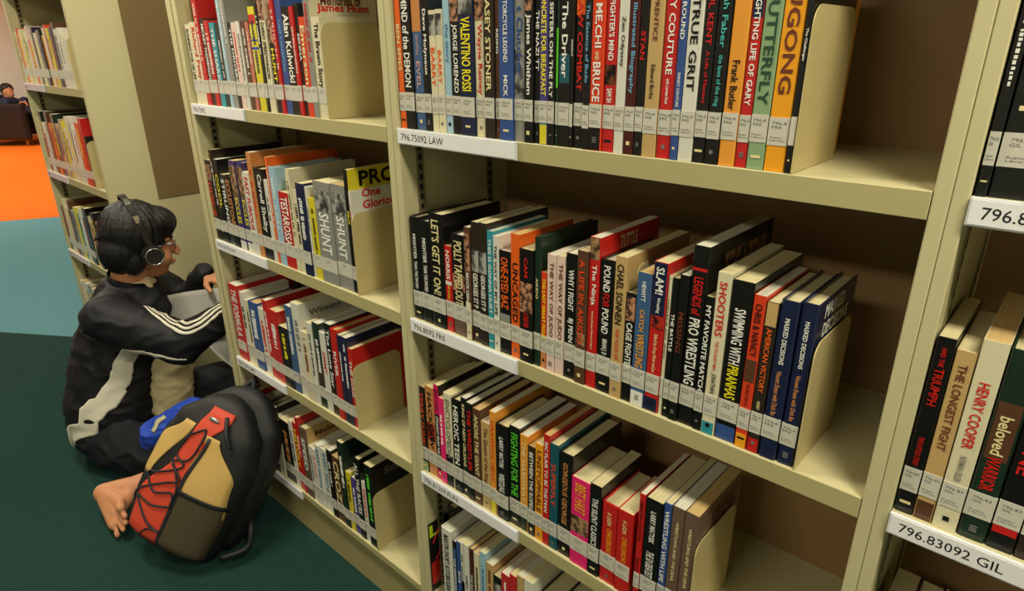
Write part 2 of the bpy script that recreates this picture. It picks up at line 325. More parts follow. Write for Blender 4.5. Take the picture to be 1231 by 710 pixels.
# ---------------------------------------------------------------- books
BOOKS={
'0A':[(-2.59,-2.565,0.21,'cr','','rd'),(-2.5644,-2.5337,0.222,'ro','','rd'),(-2.5331,-2.5055,0.203,'yo','','ye'),(-2.5049,-2.473,0.218,'cr','','ye'),(-2.4724,-2.4402,0.199,'ye','','nv'),(-2.4396,-2.4176,0.202,'w','','bk'),(-2.417,-2.396,0.228,'pk','','w'),(-2.3954,-2.3592,0.177,'or','','ye'),(-2.3586,-2.3331,0.188,'cr','','ye'),(-2.3325,-2.3074,0.222,'nv','','rd'),(-2.3068,-2.2678,0.2,'cr','','ye'),(-2.2672,-2.2377,0.209,'gr','','nv'),(-2.2371,-2.201,0.21,'bk','','nv'),(-2.2004,-2.1709,0.189,'yo','','rd'),(-2.1703,-2.1378,0.216,'cr','','w'),(-2.1372,-2.1136,0.226,'ro','','nv'),(-2.113,-2.0806,0.215,'ye','','bk'),(-2.08,-2.0433,0.217,'nv','','rd'),(-2.0427,-2.0123,0.233,'br','','nv'),(-2.0117,-1.9774,0.209,'w','','bk'),(-1.9768,-1.9437,0.213,'w','','nv'),(-1.9431,-1.9211,0.191,'cr','','w'),(-1.9205,-1.8858,0.179,'w','','ye')],
'0B':[(-2.585,-2.5587,0.242,'cr','','w'),(-2.5581,-2.5163,0.266,'dg','','ye'),(-2.5157,-2.4822,0.22,'w','','rd'),(-2.4816,-2.4538,0.211,'gr','','w'),(-2.4532,-2.4223,0.269,'br','','rd'),(-2.4217,-2.3805,0.222,'or','','bk'),(-2.3799,-2.3365,0.263,'dg','','ye'),(-2.3359,-2.3104,0.226,'pu','','nv'),(-2.3098,-2.272,0.227,'ta','','nv'),(-2.2714,-2.2458,0.248,'gr','','w'),(-2.2452,-2.2051,0.243,'ye','','nv'),(-2.2045,-2.1728,0.219,'w','','bk'),(-2.1722,-2.1286,0.266,'cr','','ye'),(-2.128,-2.0823,0.268,'w','','nv'),(-2.0817,-2.0462,0.221,'w','','rd'),(-2.0456,-1.9995,0.25,'ro','','ye'),(-1.9989,-1.9676,0.269,'rd','','rd'),(-1.967,-1.9408,0.201,'bk','','nv')],
'0C':[(-2.585,-2.5489,0.211,'bk','','rd'),(-2.5483,-2.5215,0.251,'cr','','rd'),(-2.5209,-2.4836,0.218,'cr','','ye'),(-2.483,-2.4521,0.206,'rd','','w'),(-2.4515,-2.4201,0.258,'br','','bk'),(-2.4195,-2.3763,0.219,'gr','','bk'),(-2.3757,-2.339,0.239,'ye','','rd'),(-2.3384,-2.3085,0.214,'tl','','bk'),(-2.3079,-2.2737,0.241,'w','','w'),(-2.2731,-2.2368,0.206,'nv','','rd'),(-2.2362,-2.1921,0.257,'bk','','bk'),(-2.1915,-2.1672,0.226,'cr','','bk'),(-2.1666,-2.1348,0.205,'yo','','bk'),(-2.1342,-2.0971,0.253,'bk','','ye'),(-2.0965,-2.0663,0.216,'yo','','w'),(-2.0657,-2.0291,0.202,'or','','bk'),(-2.0285,-2.0008,0.219,'w','','nv')],
'0D':[(-2.585,-2.5519,0.209,'w','','rd'),(-2.5513,-2.5157,0.214,'cr','','ye'),(-2.5151,-2.4661,0.209,'w','','nv'),(-2.4655,-2.4208,0.212,'gr','','ye'),(-2.4202,-2.3713,0.205,'w','','w'),(-2.3707,-2.3333,0.214,'rd','','nv'),(-2.3327,-2.3008,0.23,'bk','','ye')],
'1A':[(-0.836,-0.8063,0.198,'cr','RUNNING FOR HIS LIFE','bk'),(-0.8057,-0.7703,0.202,'cr','Richard Petty','rd'),(-0.7697,-0.7458,0.285,'rd','','w'),(-0.7452,-0.7171,0.209,'bk','MICKEY THOMPSON','w'),(-0.7165,-0.6936,0.204,'rd','','w'),(-0.693,-0.666,0.198,'tl','THE SHARK','w'),(-0.6654,-0.639,0.196,'dg','','w'),(-0.6384,-0.6213,0.285,'lb','','w'),(-0.6207,-0.5952,0.285,'gr','','w'),(-0.5946,-0.5739,0.196,'bk','THE DRIVERS','w'),(-0.5733,-0.5496,0.196,'pk','','rd'),(-0.549,-0.5323,0.198,'w','','bk'),(-0.5317,-0.5073,0.198,'br','','w'),(-0.5067,-0.4914,0.196,'sa','','w'),(-0.4908,-0.482,0.22,'nv','','w'),(-0.4814,-0.4514,0.226,'ye','','nv'),(-0.4508,-0.4388,0.232,'bk','','w'),(-0.4382,-0.4123,0.245,'cr','DARIO SPEEDWAGON','bk'),(-0.4117,-0.385,0.198,'bk','HUNT','ye'),(-0.3844,-0.3701,0.246,'rd','','w'),(-0.3695,-0.3438,0.242,'bl','','lb'),(-0.3432,-0.3096,0.22,'bk','Alan Kulwicki','w'),(-0.309,-0.2936,0.22,'rd','','w'),(-0.293,-0.2765,0.225,'bk','SENNA','w'),(-0.2759,-0.251,0.199,'ro','Emerson','y'),(-0.2504,-0.2312,0.243,'gr','','rd'),(-0.2306,-0.1992,0.198,'cr','The Brawn Story','bk')],
'1B':[(-0.868,-0.8208,0.231,'bk','A RACING LIFE','ro'),(-0.8202,-0.8042,0.262,'db','','w'),(-0.8036,-0.7779,0.238,'bk','COOL','ye'),(-0.7773,-0.7479,0.199,'dg','STIRLING','w'),(-0.7473,-0.7081,0.2,'bk','ECCLESTONE','oc'),(-0.7075,-0.6728,0.245,'in','ECCLES','ye'),(-0.6722,-0.6363,0.244,'in','ECCLES','ye'),(-0.6357,-0.5998,0.223,'w','FAST FURIOUS','rd'),(-0.5992,-0.5757,0.277,'oc','','rd'),(-0.5751,-0.5255,0.24,'bk','Carroll Shelby','w'),(-0.5249,-0.5068,0.216,'w','','bk'),(-0.5062,-0.4946,0.274,'or','','w'),(-0.494,-0.4624,0.251,'lb','','w'),(-0.4618,-0.4146,0.195,'rd','TESTAROSSA','w'),(-0.414,-0.3959,0.255,'cr','','br'),(-0.3953,-0.373,0.21,'cr','','bk'),(-0.3724,-0.34,0.228,'nv','','w'),(-0.3394,-0.3289,0.222,'w','','bk'),(-0.3283,-0.297,0.199,'ye','','bk'),(-0.2964,-0.2305,0.243,'gr','SHUNT','w'),(-0.2299,-0.1749,0.244,'gr','SHUNT','w'),(-0.1743,-0.1605,0.281,'bk','PRO','ye'),(-0.1599,-0.1525,0.236,'w','','rd')],
'1C':[(-0.8385,-0.7863,0.247,'rd','THE FORMULA','w'),(-0.7857,-0.7614,0.231,'w','','bk'),(-0.7608,-0.7336,0.213,'cr','','bk'),(-0.733,-0.6818,0.217,'bl','','w'),(-0.6812,-0.6447,0.209,'w','','rd'),(-0.6441,-0.6206,0.243,'rd','','w'),(-0.62,-0.5654,0.223,'rd','','w'),(-0.5648,-0.5137,0.188,'bk','','ye'),(-0.5131,-0.4827,0.262,'sb','','w'),(-0.4821,-0.4448,0.278,'w','','gr'),(-0.4442,-0.4126,0.207,'cr','','br'),(-0.412,-0.3874,0.241,'w','','bk'),(-0.3868,-0.3563,0.248,'dg','','w'),(-0.3557,-0.3281,0.231,'w','JIMMY','rd'),(-0.3275,-0.3004,0.262,'bk','The Lone Star','w'),(-0.2998,-0.2714,0.256,'rd','RIVER','w'),(-0.2708,-0.2527,0.248,'nv','','w'),(-0.2521,-0.2302,0.248,'nv','','w'),(-0.2296,-0.212,0.224,'rd','THE DIXIE','w')],
'1D':[(-0.801,-0.7799,0.26,'rd','','w'),(-0.7793,-0.7438,0.243,'gr','','bk'),(-0.7432,-0.7127,0.232,'bk','','w'),(-0.7121,-0.6927,0.232,'bk','','w'),(-0.6921,-0.6594,0.211,'cr','','bk'),(-0.6588,-0.5989,0.219,'bk','','oc'),(-0.5983,-0.5764,0.237,'w','NO MORE','bk'),(-0.5758,-0.5514,0.239,'rd','HISTORY','ye'),(-0.5508,-0.536,0.267,'rd','','w'),(-0.5354,-0.4968,0.243,'bg','SPEED','w'),(-0.4962,-0.4771,0.194,'w','','bk'),(-0.4765,-0.4552,0.194,'w','','rd'),(-0.4546,-0.4306,0.217,'w','BARRY SHEENE','sb'),(-0.43,-0.3932,0.215,'w','BARRY SHEENE','sb'),(-0.3926,-0.3703,0.229,'bk','','w'),(-0.3697,-0.3318,0.219,'br','CROZ','y'),(-0.3312,-0.3057,0.284,'dg','','w'),(-0.3051,-0.2858,0.198,'ye','','bk'),(-0.2852,-0.2637,0.187,'pu','','w'),(-0.2631,-0.2361,0.262,'bk','ALL THE RACES','w'),(-0.2355,-0.2152,0.198,'w','','rd'),(-0.2146,-0.1807,0.266,'bk','','gn')],
'2A':[(0.0406,0.057,0.222,'or','BEN SPIES','y'),(0.0576,0.0838,0.235,'bk','MIND of the DEMON','w'),(0.0844,0.1093,0.228,'sb','LEIGH MONTVILLE  EVEL','lp'),(0.1099,0.1277,0.235,'bk','Dave Molyneux','w'),(0.1283,0.1452,0.197,'cr','BARRY','or'),(0.1458,0.1624,0.198,'cr','BARRY','or'),(0.163,0.1802,0.232,'lb','the story','sb'),(0.1808,0.202,0.222,'bk','JORGE LORENZO','w'),(0.2026,0.2357,0.235,'nv','VALENTINO ROSSI','ye'),(0.2363,0.258,0.222,'cr','Wayne Rainey','rd'),(0.2586,0.2806,0.236,'db','CASEY STONER','y'),(0.2812,0.2921,0.236,'br','RIDING','w'),(0.2927,0.3209,0.235,'bl','R: MOTORCYCLE LEGEND   MICK','w'),(0.3215,0.3435,0.235,'gr','t Clutcher','bl'),(0.3441,0.3617,0.235,'bk','James Whitham','w'),(0.3623,0.3735,0.236,'bk','THE NAZI TT','w'),(0.3741,0.3898,0.23,'pu','CONCRETE FOR BREAKFAST','ye'),(0.3904,0.4024,0.214,'bk','SISTERS ON THE FLY','w'),(0.403,0.4085,0.236,'dg','SPEED','gn'),(0.4091,0.4298,0.236,'bk','The Driver','w'),(0.4304,0.4364,0.22,'bk','INSIGHT','w'),(0.437,0.4539,0.23,'bk','RAW COMBAT','rd'),(0.4545,0.4659,0.228,'bk','The Essence of Budo','lb'),(0.4665,0.4879,0.23,'ro','ME,CHI AND BRUCE','w'),(0.4885,0.508,0.225,'rd',"THE FIGHTER'S MIND",'w'),(0.5086,0.5241,0.232,'w','Zen Odyssey','bk'),(0.5247,0.5407,0.238,'ma','The Illustrated Biography','lb'),(0.5413,0.5539,0.225,'bk','STAN','rd'),(0.5545,0.5753,0.235,'ta','APPRENTICE   Edward Burke','bk'),(0.5759,0.5969,0.24,'rd','RANDY COUTURE','w'),(0.5975,0.6088,0.235,'bl','LAST ROUND','w'),(0.6094,0.6292,0.225,'w','TRUE GRIT','bk'),(0.6298,0.6461,0.24,'bk','RAOUL KENT   A Life of Mastery','rd'),(0.6467,0.6642,0.232,'bk','Urijah Faber  the laws of the ring','tl'),(0.6648,0.6855,0.238,'oy','Frank Butler','bk'),(0.6861,0.7009,0.235,'rd','THE FIGHTING LIFE OF GARY','w'),(0.7015,0.7224,0.24,'gs','N BUTTERFLY','dg'),(0.723,0.7476,0.242,'yo','SUGONG','br'),(0.7482,0.7559,0.225,'bk','The Challenges','w')],
'2B':[(0.0426,0.0687,0.216,'bk','MIGHTIER THAN THE SWORD','w'),(0.0693,0.0995,0.212,'bk','MIGHTIER THAN THE SWORD','w'),(0.1001,0.1397,0.232,'bk',"LET'S GET IT ON!",'w'),(0.1403,0.1596,0.175,'rd','NORRIS','w'),(0.1602,0.1981,0.202,'bk','POLLY TAPPED OUT','y'),(0.1987,0.214,0.222,'br','BROCK LESNAR','w'),(0.2146,0.2349,0.234,'db','GEORGES ST P','w'),(0.2355,0.256,0.236,'db','GEORGES ST P','w'),(0.2566,0.271,0.225,'tl','THIS IS GONNA HURT','w'),(0.2716,0.2847,0.219,'w','THE WAY OF MY LIFE','bk'),(0.2853,0.3112,0.196,'bk','ONE-EYED BAZ','or'),(0.3118,0.3331,0.23,'or','UNCAGED','bk'),(0.3337,0.3634,0.209,'bk','I FIGHTER','rd'),(0.364,0.3781,0.233,'dg','AIKIDO','w'),(0.3787,0.3927,0.176,'ro','THE LAST GREAT FIGHT','ye'),(0.3933,0.4114,0.211,'pk','THE WAY OF JUDO','br'),(0.412,0.4293,0.212,'pk','THE WAY OF JUDO','br'),(0.4299,0.4537,0.22,'bk','WHY I FIGHT   BJ PENN','w'),(0.4543,0.4749,0.23,'br','A LIFE IN AIKIDO','ro'),(0.4755,0.4949,0.255,'rd','The Ninja','w'),(0.4955,0.5233,0.224,'bk','POUND FOR POUND','w'),(0.5239,0.5443,0.235,'ta','CHAEL SONNEN','bk'),(0.5449,0.5622,0.182,'bk','CAGE FIGHTER','w'),(0.5628,0.5867,0.219,'sb','CATCH WRESTLING','yo'),(0.5873,0.6106,0.24,'rd','SLAM! Wrestling','w'),(0.6112,0.6174,0.223,'cr','','bk'),(0.618,0.6287,0.222,'bk','THE BATTLE','w'),(0.6293,0.6438,0.23,'bk','MISSING','br'),(0.6444,0.6684,0.275,'bk','LEGENDS OF PRO WRESTLING','w'),(0.669,0.6824,0.208,'bk','MY FAVORITE MATCH','w'),(0.683,0.7028,0.246,'cr','SHOOTERS','rd'),(0.7034,0.7336,0.24,'bk','SWIMMING WITH PIRANHAS','w'),(0.7342,0.7508,0.227,'ro','CHRIS & NANCY','bk'),(0.7514,0.7678,0.222,'db','AMERICAN VICTORY','or'),(0.7684,0.792,0.229,'nv','MASKED DECISIONS','w'),(0.7926,0.8144,0.231,'nv','MASKED DECISIONS','w')],
'2C':[(0.0323,0.0553,0.218,'bk','TERRY FUNK','ro'),(0.0559,0.0835,0.226,'oc','HACKSAW','bk'),(0.0841,0.1006,0.239,'bk','BRET HART STRAIGHT FROM THE','w'),(0.1012,0.1168,0.215,'pn','','w'),(0.1174,0.1412,0.233,'cr','ENCYCLOPEDIA','gr'),(0.1418,0.1686,0.228,'bk','HEROIC TEEN','w'),(0.1692,0.1852,0.241,'bk','KING OF NEW ORLEANS','y'),(0.1858,0.2045,0.237,'bk','THE WRESTLER','rd'),(0.2051,0.2262,0.231,'br','ANDRE THE GIANT','y'),(0.2268,0.2516,0.21,'ta','The Queen of the Ring','br'),(0.2522,0.2683,0.243,'oy','DRAWING HEAT','ro'),(0.2689,0.302,0.223,'bk','LARRY MATYSIK','w'),(0.3026,0.3298,0.231,'bk','FIGHTING FOR THE','gn'),(0.3304,0.3502,0.223,'oy','THE HARDWAY','y'),(0.3508,0.369,0.207,'db','BETWEEN THE ROPES','w'),(0.3696,0.3887,0.221,'yo','UNSTOPPABLE','br'),(0.3893,0.4042,0.249,'rd','RIC FLAIR TO BE THE MAN','w'),(0.4048,0.4239,0.237,'dt','SUPERFLY','ro'),(0.4245,0.456,0.227,'bk','GORGEOUS GEORGE','oc'),(0.4566,0.497,0.192,'pn','BRET HART  HITMAN','y'),(0.4976,0.5214,0.198,'bk','THE SILENT CLASSICS','w'),(0.522,0.556,0.172,'rd','CHRIS JERICHO','yo'),(0.5566,0.586,0.175,'rd','CHRIS JERICHO','yo'),(0.5946,0.6059,0.227,'rd','DEATH CLUTCH','bk'),(0.6065,0.637,0.225,'bk','LARRY MATYSIK','w'),(0.6376,0.6513,0.23,'bl','WRESTLING WITH LIFE','w'),(0.6519,0.6739,0.231,'bg','WRESTLING AND THE DEVIL','w'),(0.6745,0.6978,0.233,'bg','WRESTLING AND THE DEVIL','w')],
'2D':[(0.0286,0.0375,0.209,'ye','','bk'),(0.0596,0.0857,0.254,'bk','','w'),(0.0863,0.1205,0.236,'w','MARTIN SHORT AUTOBIOGRAPHY','bk'),(0.1211,0.1328,0.213,'bk','THE WRESTLERS','w'),(0.1334,0.1495,0.219,'bl','BLUE','w'),(0.1501,0.1613,0.229,'w','','bk'),(0.1619,0.177,0.23,'w','SUMO','bk'),(0.1776,0.1898,0.225,'ma','THE ROCK','w'),(0.1904,0.2091,0.223,'cr','','bk'),(0.2097,0.2288,0.237,'lb','','bl'),(0.2294,0.2514,0.219,'ta','','br'),(0.252,0.2758,0.198,'bk','FLYING','ye'),(0.2764,0.3018,0.221,'rb','','w'),(0.3024,0.321,0.235,'rb','','w'),(0.3216,0.3404,0.244,'ta','','bk'),(0.341,0.3661,0.246,'w','','bk'),(0.3667,0.4135,0.21,'bk','','w'),(0.4141,0.4549,0.205,'w','','bk'),(0.4555,0.4863,0.215,'bk','','w')],
'3A':[(0.9365,0.9465,0.235,'bk','','w'),(0.9471,0.978,0.24,'bk','GREATEST','y'),(0.9786,1.004,0.23,'rd','','w'),(1.0046,1.03,0.24,'nv','','y')],
'3B':[(0.9362,0.9551,0.23,'bk','TRIUMPH','rd'),(0.9557,0.9752,0.22,'ta','THE LONGEST FIGHT','br'),(0.9758,0.9996,0.239,'cr','HENRY COOPER','rd'),(1.0002,1.0273,0.235,'dg','Beloved WARRIOR','rd'),(1.0279,1.0525,0.236,'bk','STONE','rd'),(1.0531,1.0749,0.23,'db','','y'),(1.0755,1.0993,0.225,'rd','FIGHTER','w')],
'3C':[(0.945,0.975,0.2,'bk','','w'),(0.9756,1.005,0.205,'ma','','w'),(1.0056,1.04,0.2,'cr','','bk'),(1.0406,1.075,0.21,'bk','','w'),(1.0756,1.11,0.2,'ta','','bk'),(1.1106,1.15,0.21,'bk','','w')],
}

ROWZ={'A':ZA,'B':ZB,'C':ZCC,'D':ZD}
ROWN={'A':'upper','B':'second','C':'third','D':'bottom'}
BAYN={'0':'far bookcase','1':'left bookcase','2':'middle bookcase','3':'right bookcase'}
CALL={'0':('629.2','ABC'),'1':('796.72','JON'),'2':('796.8','FRE'),'3':('796.83','GIL')}
ORD='first second third fourth fifth sixth seventh eighth ninth tenth eleventh twelfth thirteenth fourteenth fifteenth sixteenth seventeenth eighteenth nineteenth twentieth'.split()
TENS={2:'twenty',3:'thirty',4:'forty'}
def ordn(n):
    if n<=20: return ORD[n-1]
    return TENS[n//10]+('-'+ORD[n%10-1] if n%10 else '').replace('--','-') if n%10 else {30:'thirtieth',40:'fortieth'}[n]
# extra looks: bands / pictures on the spine (from, to as fractions of the height, colour or picture), cover print
EX={('1A',99):{},('2A',2):{'b':[(.72,1,'oc')]},('2A',4):{'b':[(.80,.97,'pg')]},('2A',5):{'b':[(.80,.97,'pg')]},('2A',7):{'b':[(.80,.98,'pf')]},('2A',8):{'b':[(.8,1,'pg')]},
('2A',9):{'b':[(.80,1,'pf')]},('2A',13):{'b':[(.2,.62,'pg')]},('2A',14):{'b':[(.80,.95,'pf')]},('2A',16):{'b':[(0,.13,'ye'),(.13,.17,'tl')]},('2A',18):{'b':[(.35,.7,'gn2')]},
('2A',19):{'b':[(.38,.55,'dt')]},('2A',21):{'b':[(.78,1,'or')]},('2A',23):{'b':[(0,.2,'bk')]},('2A',24):{'b':[(.40,.52,'pd')]},
('2A',35):{'b':[(.72,1,'nv')]},('2A',38):{},
('2B',3):{'b':[(.55,.6,'w')]},('2B',4):{'b':[(0,.24,'bg'),(.45,.62,'pf')]},('2B',5):{'b':[(.62,.95,'pf'),(0,.35,'cr')]},('2B',6):{'b':[(.6,.78,'pg')]},('2B',7):{'b':[(.6,.78,'pg')]},
('2B',10):{'b':[(.3,.4,'gr')]},('2B',11):{},('2B',12):{'b':[(.45,.72,'pf')]},('2B',14):{'b':[(0,.3,'oc')]},('2B',19):{'b':[(.86,1,'pb')],'cv':'TUTTLE'},('2B',18):{'b':[(.3,.4,'pb')]},
('2B',21):{'cv':'CHAEL'},('2B',22):{'b':[(.75,.97,'pf')]},('2B',23):{'b':[(0,.12,'w2')]},('2B',24):{'b':[(.66,1,'nv'),(.57,.66,'pr'),(0,.1,'nv')]},('2B',28):{'b':[(.87,.89,'rd')],'cvp':'pf'},
('2B',30):{'b':[(0,.085,'tl')]},('2B',31):{'b':[(0,.1,'bl')]},('2B',32):{'b':[(0,.1,'yo'),(.45,.6,'br')]},('2B',33):{'b':[(.85,1,'ta'),(0,.1,'rd')]},('2B',35):{'cv':'MASKED DECISIONS'},
('2C',0):{'b':[(0,.12,'gs')]},('2C',1):{'b':[(.4,.6,'pr')]},('2C',2):{'b':[(.7,1,'pn2'),(0,.1,'pn2')]},('2C',4):{'b':[(0,.35,'bk')]},('2C',10):{'b':[(0,.15,'ye')]},('2C',13):{'b':[(0,.16,'dg')]},
('2C',19):{'b':[(.38,.58,'pb')]},('2C',26):{},('2C',27):{'cvp':'pd','cv':None},('2D',0):{'cvb':1},('2D',3):{'b':[(0,.9,'sb')]},('2D',5):{'b':[(0,1,'w'),(.3,.5,'bk')]},
('2D',12):{'b':[(.6,.78,'bl'),(0,.6,'bl')]},('2D',13):{'b':[(0,.6,'bl')]},('2D',11):{'b':[(.1,.9,'pg')]},
('1A',2):{'cv':'T F'},('1A',15):{'b':[(.84,.93,'rd'),(.72,.84,'ye'),(.68,.70,'bl2'),(.60,.63,'bl2'),(.0,.35,'ye')]},('1A',17):{'b':[(.8,1,'pf')]},('1A',25):{'cv':'Memories of','cvc':'cr'},('1A',18):{'b':[(.75,1,'pf')]},
('1B',0):{'b':[(.75,.95,'pf')]},('1B',5):{'b':[(.6,.95,'pb'),(0,.1,'w')]},('1B',6):{'b':[(.6,.95,'pb'),(0,.1,'w')]},('1B',19):{'b':[(.72,.92,'pg')]},('1B',20):{'b':[(.72,.92,'pg')]},('1B',21):{'cvc':'ye','cv':'PRO'},('1B',22):{'cv':'One Glorious'},
('1C',9):{'cv':'Winning'},('1D',9):{'cvc':'ta','cv':'Melody'},('1D',12):{'b':[(0,.5,'w2')]},('1D',13):{'b':[(0,.5,'w2')]},('1D',21):{'cv':'Solo'},
('3B',1):{'b':[(0,.12,'br')]},('3B',3):{'b':[(.45,.75,'br')]},('3B',4):{'b':[(.0,.09,'bk'),(.09,.16,'rd')]}}
# several lines of print on one spine: (words, ink, from, to as fractions of the height, size across the spine)
LINES={('2B',0):[('MIGHTIER','w',.60,.84,.42),('THAN THE SWORD','w',.28,.58,.42)],('2B',1):[('MIGHTIER','w',.60,.84,.42),('THAN THE SWORD','w',.28,.58,.42)],
('2B',2):[("LET'S GET IT ON!",'y',.30,.95,.62)],('2B',3):[('NORRIS','w',.62,.95,.62),('MY STORY','ye',.30,.54,.30)],('2B',10):[('ONE-EYED BAZ','or',.45,.94,.72)],
('2B',11):[('UNCAGED','bk',.30,.78,.66)],('2B',12):[('CAM','rd',.76,.93,.30),('A FIGHTER','rd',.27,.45,.60)],('2B',13):[('AIKIDO','y',.44,.80,.55)],
('2B',17):[('WHY I FIGHT','w',.56,.88,.50),('BJ PENN','w',.27,.50,.55)],('2B',19):[('The Ninja','w',.56,.84,.62),('Ancient Shadow Warriors of Japan','y',.27,.53,.28)],
('2B',20):[('POUND','w',.77,.96,.55),('FOR','rd',.66,.76,.55),('POUND','w',.46,.65,.55),('BRIAN J. D','w',.26,.42,.50)],('2B',21):[('CHAEL SONNEN','bk',.54,.95,.66),('THE VOICE OF','rd',.26,.51,.36)],
('2B',23):[('HEWITT','w',.80,.94,.32),('CATCH','yo',.58,.74,.36),('WRESTLING','yo',.27,.56,.60)],('2B',24):[('SLAM!','w',.80,.97,.62),('Wrestling','w',.68,.78,.32),('Edited by Greg Oliver and Jon','y',.22,.54,.34)],
('2B',28):[('LEGENDS of','rd',.64,.84,.62),('PRO WRESTLING','w',.24,.62,.74)],('2B',30):[('SHOOTERS','rd',.63,.95,.60),('THE TOUGHEST MEN','rd',.42,.60,.26),('JONATHAN','bk',.25,.40,.50)],
('2B',31):[('SWIMMING WITH','w',.50,.84,.56),('PIRANHAS','ye',.26,.49,.56)],('2B',32):[('CHRIS & NANCY','bk',.62,.95,.62),('THE TRUE STORY OF','bk',.27,.44,.34)],
('2B',33):[('AMERICAN VICTORY','or',.42,.84,.50),('HENRY','y',.27,.36,.30)],('2B',34):[('MASKED DECISIONS','w',.62,.90,.34),('Vincent Evans with Dick Bo','oc',.25,.58,.36)],
('2B',35):[('MASKED DECISIONS','w',.62,.90,.34),('Vincent Evans with Dick Bo','oc',.25,.58,.36)],
('3B',0):[('TRIUMPH','rd',.64,.84,.55),('AND THE','rd',.85,.95,.3),('THE UNTOLD STORY','rd',.27,.46,.34)],('3B',1):[('THE LONGEST FIGHT','br',.44,.93,.50)],
('3B',2):[('HENRY COOPER','rd',.46,.80,.50),('NORMAN GILLER','gr',.24,.42,.30)],('3B',3):[('beloved','y',.48,.68,.55),('WARRIOR','rd',.22,.47,.60)],('3B',4):[('STONE','rd',.42,.72,.60)],
('2C',19):[('BRET HART','yo',.62,.95,.60),('HITMAN','w',.26,.37,.55)],('2C',20):[('THE SILENT CLASSICS','w',.30,.86,.56)],('2C',21):[('CHRIS JERICHO','yo',.27,.70,.46),('A LION','y',.74,.90,.30)],
('2C',22):[('CHRIS JERICHO','yo',.27,.70,.46),('A LION','y',.74,.90,.30)],('2C',23):[('DEATH CLUTCH','bk',.56,.96,.60),('BROCK','bk',.27,.42,.6)],('2C',24):[('LARRY MATYSIK','w',.62,.90,.36),('THE 50 GREATEST','w',.25,.54,.60)],
('2C',26):[('WRESTLING AND THE DEVIL','y',.36,.88,.26)],('2C',27):[('WRESTLING AND THE DEVIL','y',.36,.88,.26)],('2C',11):[('LARRY','w',.74,.88,.4),('MATYSIK','w',.56,.72,.4),('WRESTLING','w',.26,.50,.55)],
('2C',2):[('BRET HART','bk',.72,.96,.5),('STRAIGHT FROM THE','w',.27,.68,.56)],('2C',18):[('GORGEOUS','oc',.60,.92,.42),('GEORGE','oc',.32,.58,.42)],
('2A',2):[('LEIGH MONTVILLE','lp',.56,.70,.3),('EVEL','lp',.27,.53,.48)],('2A',6):[],('2A',9):[('Wayne Rainey','rd',.27,.78,.60)],('2A',12):[('R: MOTORCYCLE LEGEND','w',.50,.98,.34),('MICK','w',.27,.42,.34)],
('2A',23):[('ME,CHI','w',.60,.84,.66),('AND','y',.53,.58,.34),('BRUCE','w',.29,.52,.66)],('2A',24):[("THE FIGHTER'S MIND",'w',.54,.98,.50),('SAM SH','w',.27,.38,.50)],('2A',29):[('RANDY COUTURE','w',.44,.98,.48),('with Loretta Hunt','w',.29,.42,.24)],
('2A',28):[('APPRENTICE','br',.62,.90,.36),('Edward Burke','bk',.32,.50,.34)],('2A',30):[('LAST ROUND','w',.58,.98,.66),('RANDY COUTURE','w',.27,.46,.42)],('2A',34):[('Frank Butler','bk',.27,.52,.50)],
('2A',38):[],('1B',12):[]}
def row_lines(key,h,tw,y,t):
    for wd,ink,f0,f1,sz in LINES[key]:
        f0=max(f0,.067/h)
        text('title' if sz>=.42 else 'subtitle',wd,tmat(ink),t,(0,y-.0004,h*(f0+f1)/2),(0,0,-1),(1,0,0),h*(f1-f0),tw*sz,.018,True,1.5)
EXTRA={'gn2':'5cc42c','w2':'e9e4d4','bl2':'2848a0','pn2':'e02060'}
def band_mat(c):
    if c in PIC: return PIC[c]
    if c in EXTRA: return mat('band_'+c,srgb(EXTRA[c]),.35)
    return cover_mat(c)
rng=random.Random(11)
